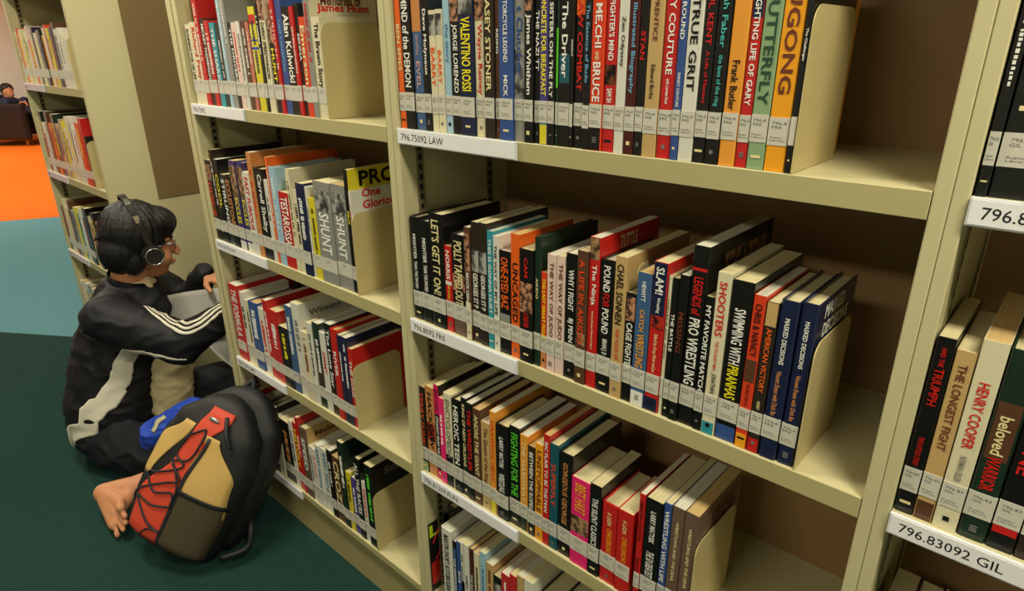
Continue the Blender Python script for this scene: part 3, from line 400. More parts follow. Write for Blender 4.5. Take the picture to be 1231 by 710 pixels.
def book(row,idx,n,a,b,h,c,title,tc):
    z=ROWZ[row[1]]; th=b-a; xm=(a+b)/2; key=(row,idx); ex=EX.get(key,{})
    hard=(th>.026 and rng.random()<.45) or key in (('2B',2),('2B',13),('2C',11),('2C',18),('2B',35),('2B',34))
    depth=min(.275,h*rng.uniform(.64,.70)) if h<.235 else min(.28,h*rng.uniform(.68,.82))
    if row[0]=='0': depth=.15
    yo=rng.uniform(.0035,.008)
    if key==('2D',1): yo=.05
    if row[0]=='0': yo+=.01
    thick='thin' if th<.0165 else ('thick' if th>.034 else '')
    far=n-idx
    side=ordn(idx+1)+' from the left' if idx<n*.6 or row[0] in '3' or row=='2D' else (ordn(far)+' from the bookend' if far>1 else 'right against the bookend')
    look=(thick+' ' if thick else '')+PAL[c][1]+' book'+(' with '+TN[tc]+' title' if title and TN[tc]!=PAL[c][1] else '')
    if idx==0: side='nearest the left upright'
    lab=look+', '+side+', '+BAYN[row[0]]+"'s "+ROWN[row[1]]+' shelf'
    t=thing('book',(xm,yo,z+.0004),lab,'book','books on the '+ROWN[row[1]]+' shelf of the '+BAYN[row[0]])
    hw=th/2-.0003; ct=.0022 if hard else .0007
    cm=cover_mat(c); cm2=cover_mat(ex['cvc']) if 'cvc' in ex else cm
    # cover: spine + two boards (rounded spine edge)
    bm=bmesh.new(); rr=min(hw*.45,.004 if hard else .0015); seg=3
    out=[]
    for k in range(seg+1):
        g=PI/2*k/seg; out.append((-hw+rr-rr*math.cos(g),rr-rr*math.sin(g)))
    out=[(-hw,depth)]+out; out=out+[(-x,y) for x,y in out[::-1]]
    inn=[(-hw+ct,depth)]+[(-hw+ct,max(ct,rr)),(hw-ct,max(ct,rr))]+[(hw-ct,depth)]
    lo=[bm.verts.new((x,y,0)) for x,y in out+inn[::-1]]; hi=[bm.verts.new((x,y,h)) for x,y in out+inn[::-1]]
    N=len(lo)
    for i in range(N):
        f=bm.faces.new((lo[i],lo[(i+1)%N],hi[(i+1)%N],hi[i]))
        if i==len(out)-2 and cm2 is not cm: f.material_index=1
    bm.faces.new(lo[::-1]); bm.faces.new(hi)
    bmesh.ops.recalc_face_normals(bm,faces=bm.faces)
    obj('cover',bm,[cm,cm2] if cm2 is not cm else cm,t)
    ins=.0035 if hard else 0
    pk=rng.choice('wwcc' if c in('bk','w','nv','dg') else 'wcct')
    bm=bmesh.new(); box(bm,-hw+ct,hw-ct,max(ct,rr)*.9,depth-ins-.0004,ins+.0003,h-ins-.0006)
    obj('pages',bm,PAGES[pk],t)
    y=-.00025
    for lo_,hi_,bc in ex.get('b',[]):
        bm=bmesh.new(); box(bm,-hw+rr*.7,hw-rr*.7,y-.00005,.0006,h*lo_+.0006,h*hi_-.0006); obj('spine_picture' if bc in PIC else 'spine_band',bm,band_mat(bc),t)
    if row[0]!='0' or True:
        # call number label
        zl=.031+rng.uniform(-.0015,.0015); lh=.032
        if not(row=='2D' or row=='1D' and idx in (0,1)):
            bm=bmesh.new(); box(bm,-hw+.0002,hw-.0002,y-.0003,.001,zl,zl+lh); L=obj('spine_label',bm,mat('spine_label_paper',srgb('cfc9b8'),.35,0,0,1,0,.5),t)
            if row[0] in '123' and th>.01:
                s=CALL[row[0]][0]; w_=min(th*.72,.017)
                text('call_number',s+'\n'+CALL[row[0]][1],GINK,L,(0,y-.00045,zl+lh*.72),(1,0,0),(0,0,1),w_,.008,0,False)
                if row[0]!='1': text('library_line','Public\nLibrary',GINK,L,(0,y-.00045,zl+lh*.22),(1,0,0),(0,0,1),w_,.006,0,False)
    tw=(2*hw-2*rr*.6)
    bands=ex.get('b',[]); top=min([lo_ for lo_,hi_,bc in bands if lo_>.5 and bc in PIC]+[.96]); bot=.29
    if key in (('2C',19),('2A',24)): bot=.54
    if row=='2D': bot=.1
    if key in LINES and LINES[key]: row_lines(key,h,tw,y,t)
    elif title:
        big=row[0]!='1' 
        main=title; L=h*(top-bot)
        fs=tw*rng.uniform(.52,.72)
        if '  ' in title:
            m1,m2=[s.strip() for s in title.split('  ',1)]
            text('title',m1,tmat(tc),t,(0,y-.0004,h*top-L*.29),(0,0,-1),(1,0,0),L*.54,fs)
            text('author',m2,tmat(tc),t,(0,y-.0004,h*bot+L*.21),(0,0,-1),(1,0,0),L*.38,fs*.8)
        else:
            text('title',main,tmat(tc),t,(0,y-.0004,h*(top+bot)/2),(0,0,-1),(1,0,0),L*.94,fs,.02)
    else:
        # lettering too small to read: a column of small irregular strokes
        bm=bmesh.new(); zz=h*rng.uniform(.78,.92); z1=h*rng.uniform(.32,.55); wd=tw*rng.uniform(.14,.3)
        while zz>z1:
            l=rng.uniform(.0016,.0042)
            if rng.random()<.86:
                k=rng.uniform(.6,1); box(bm,-wd*k,wd*rng.uniform(.5,1),y-.0004,y,zz-l,zz)
            zz-=l+rng.uniform(.0010,.0022)
        obj('lettering',bm,tmat(tc),t)
    if row[0] in '23' and row!='2D' and idx%3!=1:
        s=min(tw*.24,.0038); cz=.015; bm=bmesh.new(); kind=(idx*7)%4
        if kind==0: box(bm,-s*1.5,s*1.5,y-.0003,y,cz-s*.45,cz+s*.45)
        elif kind==1:
            for q in (-1,0,1): box(bm,-s*.9,s*.9,y-.0003,y,cz+q*s*.8-s*.22,cz+q*s*.8+s*.22)
        elif kind==2: box(bm,-s*.8,s*.8,y-.0003,y,cz-s*.8,cz+s*.8)
        else:
            vs=[bm.verts.new((s*.8*math.cos(k*PI/5),y-.0003,cz+s*.8*math.sin(k*PI/5))) for k in range(10)]; bm.faces.new(vs)
        obj('publisher_mark',bm,tmat('gr' if c not in('gr','bg') else 'w') if kind%2 else tmat('y' if PAL[c][0]<'90' else 'bk'),t)
    if 'cvp' in ex:
        bm=bmesh.new(); box(bm,hw-.0001,hw+.0002,.05,depth-.02,h*.55,h*.93); obj('cover_picture',bm,PIC[ex['cvp']],t)
    if ex.get('cv'):
        s=ex['cv']; m={'TUTTLE':tmat('y'),'CHAEL':tmat('y'),'PRO':tmat('bk'),'One Glorious':tmat('rd'),'Memories of':tmat('br'),'Winning':tmat('gr'),'Melody':tmat('br'),'Solo':tmat('gr'),'T F':tmat('bk'),'MASKED DECISIONS':tmat('w')}[s]
        zz={'T F':.78,'TUTTLE':.93,'Memories of':.95,'PRO':.92,'One Glorious':.91}.get(s,.88); yy=min(depth*.5,.08)
        text('cover_title',s.replace('One ','One\n').replace('MASKED ','MASKED\n'),m,t,(hw+.0004,yy,h*zz),(0,1,0),(0,0,1),.10 if s!='TUTTLE' else .05,.045 if s in('One Glorious','MASKED DECISIONS') else (.034 if s=='PRO' else .022),.03,True)
        if s=='TUTTLE':
            bm=bmesh.new(); box(bm,hw-.0001,hw+.0002,.004,.07,h*.88,h*.98); obj('cover_band',bm,cover_mat('rd'),t)
        if s=='Memories of': text('cover_title','James Hunt',tmat('rd'),t,(hw+.0004,.085,h*.88),(0,1,0),(0,0,1),.13,.02,.03)
    if ex.get('cvb'):
        bm=bmesh.new(); box(bm,hw-.0001,hw+.0002,.003,depth-.003,.003,h-.003); obj('cover_picture',bm,cover_mat('bk'),t)
        bm=bmesh.new(); box(bm,hw+.0001,hw+.0005,.006,.06,.02,h*.42); obj('cover_band',bm,cover_mat('rd'),t)
        bm=tube([(hw+.0006,.015,h*.7),(hw+.0006,.035,h*.85),(hw+.0006,.05,h*.7),(hw+.0006,.03,h*.5),(hw+.0006,.02,h*.45)],.002,6); obj('cover_swirl',bm,tmat('rd'),t)
        text('cover_title','L',mat('lime_print',srgb('c8e020'),.4),t,(hw+.0007,.02,h*.88),(0,1,0),(0,0,1),.03,.035,.03,False)
for row in sorted(BOOKS):
    for i,bk in enumerate(BOOKS[row]): book(row,i,len(BOOKS[row]),*bk)
# ---------------------------------------------------------------- the reading boy
def V(*a): return Vector(a)
SKIN=mat('skin',srgb('c98a62'),.5,0,.08,300,.05,.35)
SKIN.node_tree.nodes['Principled BSDF'].inputs['Subsurface Weight'].default_value=.12
SKIN.node_tree.nodes['Principled BSDF'].inputs['Subsurface Radius'].default_value=(.02,.008,.004)
JACK=mat('jacket_black',srgb('17161a'),.6,0,.25,250,.1,.3)
WHITE=mat('jacket_white',srgb('d9d2bd'),.7,0,.2,250,.04)
TROU=mat('trousers_dark',srgb('15161c'),.8,0,.3,200,.1)
SHIRT=mat('shirt_cream',srgb('cbb98c'),.8,0,.2,150,.05)
HAIR=mat('hair_black',(.008,.007,.007),.32,0,0,1,0,.5)
nt=HAIR.node_tree; tc=nt.nodes.new('ShaderNodeTexCoord'); mp=nt.nodes.new('ShaderNodeMapping'); mp.inputs['Scale'].default_value=(420,420,30)
nz=nt.nodes.new('ShaderNodeTexNoise'); nz.inputs['Scale'].default_value=1; bp=nt.nodes.new('ShaderNodeBump'); bp.inputs['Strength'].default_value=.7; bp.inputs['Distance'].default_value=.004
nt.links.new(tc.outputs['Object'],mp.inputs[0]); nt.links.new(mp.outputs[0],nz.inputs['Vector']); nt.links.new(nz.outputs['Fac'],bp.inputs['Height']); nt.links.new(bp.outputs[0],nt.nodes['Principled BSDF'].inputs['Normal'])
F=V(.722,.692,0); S=V(.692,-.722,0); Zv=V(0,0,1)
ang=math.radians(40); Fh=(F*math.cos(ang)-S*math.sin(ang)); pit=math.radians(8)
Sh=V(Fh.y,-Fh.x,0); Fd=Fh*math.cos(pit)-Zv*math.sin(pit); Uh=Sh.cross(Fd)
if Uh.z<0: Uh=-Uh
HC=V(-1.422,-0.034,-0.494); K=1.06
def hd(f,s,u): return HC+(Fd*f+Sh*s+Uh*u)*K
HR=Matrix((Fd,Sh,Uh)).transposed()
def head_solids(bm):
    ell(bm,hd(-.005,0,.018),.092*K,.074*K,.098*K,HR)
    ell(bm,hd(.032,0,-.045),.066*K,.060*K,.078*K,HR)
    ell(bm,hd(.045,0,-.088),.042*K,.042*K,.036*K,HR); ell(bm,hd(.066,0,-.104),.020*K,.020*K,.016*K,HR)
    for s in (-1,1):
        ell(bm,hd(.058,.034*s,-.050),.030*K,.026*K,.032*K,HR); ell(bm,hd(.076,.028*s,.012),.016*K,.022*K,.008*K,HR)
        ell(bm,hd(.016,.076*s,-.030),.018*K,.008*K,.029*K,HR); ell(bm,hd(.112,.009*s,-.046),.009*K,.008*K,.007*K,HR)
    capsule(bm,hd(.094,0,.000),hd(.116,0,-.038),.008*K,.011*K)
    ell(bm,hd(.098,0,-.067),.010*K,.022*K,.006*K,HR); ell(bm,hd(.095,0,-.078),.010*K,.019*K,.007*K,HR)
def hand(bm,wr,d,n,sd,curl=.6,k=1.0):
    """palm, four jointed fingers of unequal length and a thumb leaving the side of the palm"""
    d=d.normalized(); sd=(sd-d*sd.dot(d)).normalized(); n=d.cross(sd) if d.cross(sd).dot(n)>0 else -d.cross(sd)
    for q in (-.024,-.008,.008,.024): capsule(bm,wr+sd*q*.6*k,wr+d*.078*k+sd*q*k,.013*k,.0115*k,10)
    for i,(q,L) in enumerate(((.027,.92),(.009,1.0),(-.009,.95),(-.026,.76))):
        p=wr+d*.080*k+sd*q*k; a=curl*.5
        for sg,(l,r0_,r1_) in enumerate(((.040,.0092,.0084),(.025,.0084,.0077),(.020,.0077,.0066))):
            dd=d*math.cos(a)+n*math.sin(a); e=p+dd*l*L*k; capsule(bm,p,e,r0_*k,r1_*k,10); p=e; a+=curl*.75
    p=wr+d*.022*k+sd*.024*k; e=p+(d*.55+sd*.75+n*.25).normalized()*.040*k; capsule(bm,p,e,.0125*k,.0105*k,10)
    capsule(bm,e,e+(d*.85+sd*.25+n*.4).normalized()*.030*k,.0102*k,.0085*k,10)
def foot(bm,an,heel,b1,b5,tips=None):
    """ankle, heel, sole and five toes; b1/b5 = ball of the big / little toe"""
    capsule(bm,an,heel,.034,.031,14); capsule(bm,heel,b1,.030,.025,14); capsule(bm,heel,b5,.028,.019,14); capsule(bm,an,b1*.7+b5*.3,.031,.020,14)
    capsule(bm,b1,b5,.024,.017,12); capsule(bm,heel,(b1+b5)/2,.030,.022,14); capsule(bm,an,(b1+b5)/2,.030,.020,12)
    fwd=((b1+b5)/2-heel).normalized()
    for i,(L,r) in enumerate(((.050,.0145),(.048,.0092),(.043,.0088),(.037,.0084),(.030,.0082))):
        p=b1.lerp(b5,i/4)+fwd*.004; e=tips[i] if tips else p+fwd*L-Vector((0,0,.003)); m=p.lerp(e,.6)+Vector((0,0,.004)); capsule(bm,p,m,r,r*.92,10); capsule(bm,m,e,r*.95,r*1.04,10)
SHR=V(-1.352,-.205,-.712); SHL=V(-1.60,.02,-.712); ELR=V(-1.155,-.055,-.800); WRR=V(-1.035,.095,-.690)
ELL=V(-1.49,.12,-.80); WRL=V(-1.328,0.127,-0.636)
HIPR=V(-1.42,-.27,-1.185); HIPL=V(-1.555,-.11,-1.185); KNR=V(-1.03,-.10,-1.215); KNL=V(-1.23,.15,-1.04)
ANR=V(-1.070,-.315,-1.195); ANL=V(-1.02,.07,-1.235)
HEEL=V(-1.119,-0.391,-1.202); B1=V(-1.044,-0.370,-1.208); B5=V(-1.008,-0.407,-1.256)
HEEL.z=max(HEEL.z,ZF+.034); B5.z=max(B5.z,ZF+.020)
boy=thing('person',(-1.48,-.17,ZF),'boy with black headphones sitting on the floor in a black track jacket with white stripes','person')
boy.location=(0,0,0)
bm=bmesh.new()
head_solids(bm)
capsule(bm,hd(-.028,0,-.07),V(-1.465,-.085,-.655),.056,.062,16)
capsule(bm,V(-1.47,-.09,-.70),V(-1.49,-.15,-.86),.10,.115,16); capsule(bm,V(-1.49,-.15,-.86),V(-1.49,-.18,-1.12),.10,.095,16)
capsule(bm,SHR,SHL,.062,.062); capsule(bm,SHR,ELR,.048,.038); capsule(bm,ELR,WRR,.038,.026); capsule(bm,SHL,ELL,.048,.038); capsule(bm,ELL,WRL,.038,.026)
dR=V(.10,.16,.10).normalized(); dL=V(.62,.30,-.18).normalized()
hand(bm,WRR+dR*.01,dR,V(-.2,.6,-.5),V(-.5,.2,.6),.7)
hand(bm,WRL+dL*.012,dL,V(.1,-.2,-1),V(.3,-.9,.1),1.0)
capsule(bm,HIPR,KNR,.070,.055,16); capsule(bm,HIPL,KNL,.070,.055,16); capsule(bm,HIPR,HIPL,.075,.075,16)
capsule(bm,KNR,ANR,.055,.034,14); capsule(bm,KNL,ANL,.055,.036,14)
foot(bm,ANR,HEEL,B1,B5,[V(max(x,-9),y,max(z,ZF+.011)) for x,y,z in ((-0.987,-0.384,-1.194),(-0.961,-0.384,-1.212),(-0.954,-0.388,-1.232),(-0.955,-0.399,-1.251),(-0.974,-0.414,-1.274))])
foot(bm,ANL,ANL+V(-.05,-.02,-.02),ANL+V(.045,-.10,-.015),ANL+V(.02,-.13,-.035))
me=organic('body',bm,.0042,4); body=obj('body',me,SKIN,boy)
# face details
for s in (-1,1):
    bm=bmesh.new(); ell(bm,hd(.082,.030*s,-.006),.0105,.0125,.0095,HR,14); e=smooth_obj(obj('eye',bm,mat('eye_white',(.7,.68,.62),.2),boy))
    bm=bmesh.new(); ell(bm,hd(.0905,.031*s,-.007),.0035,.005,.005,HR,10); obj('iris',bm,mat('iris_dark',(.02,.012,.008),.2),e)
    bm=tube([hd(.094,.014*s,.014),hd(.096,.028*s,.018),hd(.086,.046*s,.013)],.0028,6); obj('eyebrow',bm,HAIR,boy)
bm=tube([hd(.100,-.018,-.072),hd(.108,0,-.0725),hd(.100,.018,-.072)],.0022,6); obj('lips',bm,mat('lips',srgb('a85a48'),.4),boy)
# hair
bm=bmesh.new()
ell(bm,hd(-.016,0,.036),.104*K,.090*K,.104*K,HR); ell(bm,hd(-.052,0,-.022),.070*K,.080*K,.085*K,HR); ell(bm,hd(.045,.0,.064),.070*K,.070*K,.056*K,HR)
ell(bm,hd(.074,0,.048),.032*K,.060*K,.036*K,HR)
for s in (-1,1): ell(bm,hd(.008,.060*s,.014),.048*K,.022*K,.052*K,HR); ell(bm,hd(-.030,.055*s,-.055),.034*K,.026*K,.046*K,HR)
rr_=random.Random(5)
for k in range(14):
    a=rr_.uniform(0,2*PI); el=rr_.uniform(-.5,1.3)
    p=hd(-.016+.098*math.cos(a)*math.cos(el),.084*math.sin(a)*math.cos(el),.036+.098*math.sin(el))
    if math.cos(a)*math.cos(el)>.55 and el<.3: continue
    dn=(p-hd(-.01,0,.13)).normalized(); q=p+dn*rr_.uniform(.018,.03)*(1 if el<.9 else .5)
    capsule(bm,p-(q-p)*.5,q,.014,.004,8,2)
for k in range(16):
    s=rr_.uniform(-.055,.055); p=hd(.085,s,.062); capsule(bm,p,hd(.098-abs(s)*.35,s*1.1,.016+rr_.uniform(0,.012)),.012,.004,6,2)
me=organic('hair',bm,.0042,7)
for v in me.vertices:                       # combed strands running down from the crown
    q=v.co-hd(-.03,0,.04); az=math.atan2(q.dot(Sh),q.dot(Fd)); el=q.dot(Uh)/.1
    f=noise.noise(Vector((math.cos(az)*9,math.sin(az)*9,el*.9)))+.5*noise.noise(Vector((math.cos(az)*22,math.sin(az)*22,el*1.4+3)))
    v.co+=q.normalized()*.0042*f
obj('hair',me,HAIR,boy)
# jacket
bm=bmesh.new()
capsule(bm,V(-1.47,-.085,-.735),V(-1.495,-.16,-.90),.135,.150,18); capsule(bm,V(-1.495,-.16,-.90),V(-1.49,-.205,-1.10),.150,.172,18)
ell(bm,V(-1.50,-.21,-1.16),.17,.17,.125); capsule(bm,V(-1.55,-.26,-1.12),V(-1.56,-.30,-1.235),.10,.055,14); capsule(bm,V(-1.47,-.26,-1.08),V(-1.44,-.31,-1.17),.10,.07,14)
capsule(bm,SHR,SHL,.080,.080,16); capsule(bm,V(-1.462,-.082,-.66),V(-1.462,-.085,-.70),.070,.10,16)
capsule(bm,SHR,ELR,.082,.074,16); capsule(bm,ELR,WRR-dR*.005,.072,.044,16)
capsule(bm,SHL,ELL,.080,.070,16); capsule(bm,ELL,WRL-dL*.0,.068,.040,16)
me=organic('jacket',bm,.0075,8,.0075,9,3); jk=obj('jacket',me,JACK,boy)
bv=BVHTree.FromPolygons([v.co.copy() for v in me.vertices],[tuple(p.vertices) for p in me.polygons])
CP=Vector(CAM_POS)
def ribbon(name,pts,widths,m,parent,bvh,cols=4,off=.002,side=0,sub=8,thick=.0015):
    P=spline(pts,sub); bm=bmesh.new(); rows=[]; N=len(P)
    for i,p in enumerate(P):
        loc,nn,_,_=bvh.find_nearest(p); t=(P[min(i+1,N-1)]-P[max(i-1,0)]).normalized(); sd=t.cross(nn).normalized()
        w_=widths if not isinstance(widths,(list,tuple)) else widths[0]+(widths[1]-widths[0])*i/(N-1)
        if isinstance(widths,(list,tuple)) and len(widths)==3: f=i/(N-1); w_=(widths[0]*(1-f)*(1-f)+2*widths[1]*f*(1-f)+widths[2]*f*f)
        r=[]
        for c in range(cols+1):
            q=loc+sd*(w_*(c/cols-.5)+side); l2,n2,_,_=bvh.find_nearest(q); r.append(bm.verts.new(l2+n2*off))
        rows.append(r)
    for a,b in zip(rows,rows[1:]):
        for c in range(cols): bm.faces.new((a[c],a[c+1],b[c+1],b[c]))
    bmesh.ops.recalc_face_normals(bm,faces=bm.faces)
    bmesh.ops.solidify(bm,geom=bm.faces[:],thickness=thick)
    return smooth_obj(obj(name,bm,m,parent))
def nearcam(p,k): return p+(CP-p).normalized()*k
cl=[nearcam(V(*c),.03) for c in ((-1.298,-0.080,-0.687),(-1.234,-0.074,-0.702),(-1.176,-0.060,-0.721),(-1.119,-0.047,-0.733),(-1.090,-0.018,-0.719),(-1.074,0.024,-0.692),(-1.053,0.072,-0.659))]
for k in (-1,0,1): ribbon('sleeve_stripe',cl,.0095,WHITE,jk,bv,2,.0022,k*.0165)
ribbon('side_panel',[nearcam(V(*c),.03) for c in ((-1.317,-0.167,-0.846),(-1.351,-0.200,-0.930),(-1.417,-0.249,-1.034),(-1.474,-0.304,-1.144),(-1.522,-0.336,-1.242))],[.05,.095,.06],WHITE,jk,bv,10,.006)
ribbon('sleeve_piping',[nearcam(V(*c),.03) for c in ((-1.285,-0.178,-0.819),(-1.206,-0.157,-0.826),(-1.147,-0.115,-0.838),(-1.098,-0.068,-0.843))],[.030,.012,.004],WHITE,jk,bv,3,.002)
# collar, shirt
bm=bmesh.new(); rings=[]
for kz,(rad,up) in enumerate(((.085,-.025),(.078,.012),(.072,.040))):
    ring=[]
    for k in range(28):
        a=2*PI*k/28; c=V(-1.462,-.082,-.655)+F*.012
        ring.append(bm.verts.new(c+F*math.cos(a)*rad+S*math.sin(a)*rad+Zv*(up-.022*math.cos(a))))
    rings.append(ring)
for a,b in zip(rings,rings[1:]):
    for k in range(28):
        if 1<k<27: bm.faces.new((a[k],a[(k+1)%28],b[(k+1)%28],b[k]))
bmesh.ops.solidify(bm,geom=bm.faces[:],thickness=.004); smooth_obj(obj('collar',bm,JACK,boy))
bm=bmesh.new(); capsule(bm,V(-1.325,-.045,-.95),V(-1.320,-.075,-1.10),.068,.070,16); capsule(bm,V(-1.462,-.082,-.66)+F*.02,V(-1.455,-.09,-.72)+F*.02,.068,.09,16)
me=organic('shirt',bm,.009,5,.010,14,8); obj('shirt',me,SHIRT,boy)
# trousers
bm=bmesh.new()
capsule(bm,HIPR,KNR,.100,.078,16); capsule(bm,HIPL,KNL,.100,.078,16); capsule(bm,V(-1.46,-.22,-1.19),V(-1.54,-.12,-1.19),.105,.105,16)
capsule(bm,KNR,KNR.lerp(ANR,.60),.074,.056,16); capsule(bm,KNL,KNL.lerp(ANL,.8),.074,.052,16)
me=organic('trousers',bm,.008,5,.012,9,1); 
for v in me.vertices: v.co.z=max(v.co.z,ZF+.002)
obj('trousers',me,TROU,boy)
# headphones (worn: a thing of their own)
BLKP=mat('headphone_black',(.012,.012,.013),.28,0,0,1,0,.6); SILV=mat('silver',(.75,.74,.70),.22,1)
hp=thing('headphones',(0,0,0),'black over-ear headphones with silver rings on the boy with glasses','headphones')
tp=[]
for k in range(15):
    a=PI*k/14; tp.append(hd(.018-.060*math.sin(a),.095*math.cos(a),-.022+.176*math.sin(a)))
bm=bmesh.new(); P=spline(tp,3); rows=[]
for i,p in enumerate(P):
    t=(P[min(i+1,len(P)-1)]-P[max(i-1,0)]).normalized(); o_=(p-hd(-.01,0,-.02)).normalized(); sd=t.cross(o_).normalized(); o_=sd.cross(t)
    rows.append([bm.verts.new(p+sd*a*.010+o_*b*.003) for a,b in ((-1,-1),(1,-1),(1,1),(-1,1))])
for a,b in zip(rows,rows[1:]):
    for c in range(4): bm.faces.new((a[c],a[(c+1)%4],b[(c+1)%4],b[c]))
bm.faces.new(rows[0]); bm.faces.new(rows[-1][::-1]); bmesh.ops.recalc_face_normals(bm,faces=bm.faces); obj('headband',bm,BLKP,hp)
for i0,i1 in ((8,11),(14,18)):
    bm=bmesh.new(); rows=[]
    for i in range(i0,i1):
        p=P[i]; t=(P[i+1]-P[i-1]).normalized(); o_=(p-hd(-.01,0,-.02)).normalized(); sd=t.cross(o_).normalized(); o_=sd.cross(t)
        rows.append([bm.verts.new(p+o_*.0004+sd*a*.0085+o_*b*.0038) for a,b in ((-1,-1),(1,-1),(1,1),(-1,1))])
    for a,b in zip(rows,rows[1:]):
        for c in range(4): bm.faces.new((a[c],a[(c+1)%4],b[(c+1)%4],b[c]))
    bm.faces.new(rows[0]); bm.faces.new(rows[-1][::-1]); bmesh.ops.recalc_face_normals(bm,faces=bm.faces); obj('slider',bm,SILV,hp)
for s in (-1,1):
    c0=hd(.018,.083*s,-.028); 
    def cyl(name,a0,a1,r0_,r1_,m,par):
        bm=bmesh.new(); vs=[]
        for a,r in ((a0,0),(a0,r0_),(a1,r1_),(a1,0)):
            vs.append([bm.verts.new(c0+Sh*s*a+(Fd*math.cos(q*2*PI/28)+Uh*math.sin(q*2*PI/28))*max(r,.0005)) for q in range(28)])
        for A,B in zip(vs,vs[1:]):
            for q in range(28): bm.faces.new((A[q],A[(q+1)%28],B[(q+1)%28],B[q]))
        bmesh.ops.recalc_face_normals(bm,faces=bm.faces); return obj(name,bm,m,par)
    cyl('ear_cushion',-.004,.014,.034,.036,mat('cushion_black',(.015,.014,.013),.6),hp)
    cup=cyl('ear_cup',.012,.030,.034,.029,BLKP,hp)
    bm=tube([c0+Sh*s*.0305+(Fd*math.cos(q*2*PI/24)+Uh*math.sin(q*2*PI/24))*.0285 for q in range(24)],.0018,6,True,None,1); smooth_obj(obj('ring',bm,SILV,cup))
# glasses
GL=mat('glasses_metal',(.35,.33,.30),.25,1)
gl=thing('glasses',(0,0,0),'thin wire framed glasses worn by the boy with headphones','glasses')
LENS=mat('lens_glass',(1,1,1),.03); LENS.node_tree.nodes['Principled BSDF'].inputs['Transmission Weight'].default_value=1; LENS.node_tree.nodes['Principled BSDF'].inputs['IOR'].default_value=1.05
for s in (-1,1):
    pts=[hd(.108-abs(math.cos(q*2*PI/16)*.022+.032)*.22,s*(.033+.022*math.cos(q*2*PI/16)),-.008+.014*math.sin(q*2*PI/16)) for q in range(16)]
    smooth_obj(obj('rim',tube(pts,.0012,6,True,None,2),GL,gl))
    bm=bmesh.new(); bm.faces.new([bm.verts.new(p) for p in pts]); bmesh.ops.solidify(bm,geom=bm.faces[:],thickness=.0008); obj('lens',bm,LENS,gl)
    smooth_obj(obj('temple',tube([hd(.096,.055*s,-.004),hd(.05,.073*s,-.002),hd(.005,.080*s,-.008)],.0012,6),GL,gl))
smooth_obj(obj('bridge',tube([hd(.103,-.011,-.004),hd(.110,0,-.001),hd(.103,.011,-.004)],.0012,6),GL,gl))
# paper held in front of the boy
PAPM=mat('sheet_paper',srgb('dfdcd2'),.7,0,0,1,0)
pt=thing('paper',(0,0,0),'large folded white sheet the boy with headphones reads','paper')
def sheet(name,c,m,n=8,bend=.012):
    a,b,c_,d=[V(*q) for q in c]; nn=(b-a).cross(d-a).normalized(); bm=bmesh.new(); g=[]
    for i in range(n+1):
        g.append([])
        for j in range(n+1):
            u=i/n;v=j/n; p=(a.lerp(b,u)).lerp(d.lerp(c_,u),v)+nn*bend*math.sin(PI*u)*math.cos(PI*v*.8); g[-1].append(bm.verts.new(p))
    for i in range(n):
        for j in range(n): bm.faces.new((g[i][j],g[i+1][j],g[i+1][j+1],g[i][j+1]))
    bmesh.ops.solidify(bm,geom=bm.faces[:],thickness=.0008); return smooth_obj(obj(name,bm,m,pt))
sheet('page',[(-1.393,-0.005,-0.702),(-1.247,0.136,-0.674),(-1.194,0.103,-0.826),(-1.383,0.005,-0.876)],PAPM)
sheet('page',[(-1.243,0.097,-0.812),(-1.172,0.124,-0.787),(-1.187,0.110,-0.965),(-1.275,0.067,-0.872)],PAPM)
# ---------------------------------------------------------------- backpack
W_=V(.82,.57,0).normalized(); b0=V(-0.819,-0.249,-1.282); b1=V(-0.778,-0.034,-0.917)
Uu=(b1-b0); LB=Uu.length+.055; Uu.normalize(); W_=(W_-Uu*W_.dot(Uu)).normalized(); Nn=W_.cross(Uu); 
if Nn.dot(CP-b0)<0: Nn=-Nn
def prof(tab,s):
    for (s0,v0),(s1,v1) in zip(tab,tab[1:]):
        if s<=s1: f=(s-s0)/(s1-s0); f=f*f*(3-2*f); return v0+(v1-v0)*f
    return tab[-1][1]
WT=[(0,.11),(.06,.145),(.3,.158),(.6,.155),(.8,.135),(.93,.085),(1,.02)]; DT=[(0,.06),(.08,.085),(.4,.088),(.75,.072),(.93,.045),(1,.012)]
def bpt(s,x,e=0,cen=V(0,0,0),kw=1):
    w_=prof(WT,s)*kw; d_=prof(DT,s); x=max(-1,min(1,x)); p=3.0
    return b0+cen+Uu*LB*s+W_*x*w_+Nn*(d_*(1-abs(x)**p)**(1/p)+e)
BAGK=mat('bag_black',srgb('1b1c1c'),.55,0,.3,300,.1,.4); BAGR=mat('bag_red',srgb('d2472e'),.6,0,.25,250,.06); BAGT=mat('bag_tan',srgb('c9a45e'),.6,0,.12,200,.05); MESHM=mat('bag_mesh',srgb('4a3f2a'),.7,0,.5,900,.35)
bag=thing('backpack',(0,0,0),'red, tan and black backpack with criss-cross cord leaning on the left bookcase','backpack')
bm=bmesh.new(); 
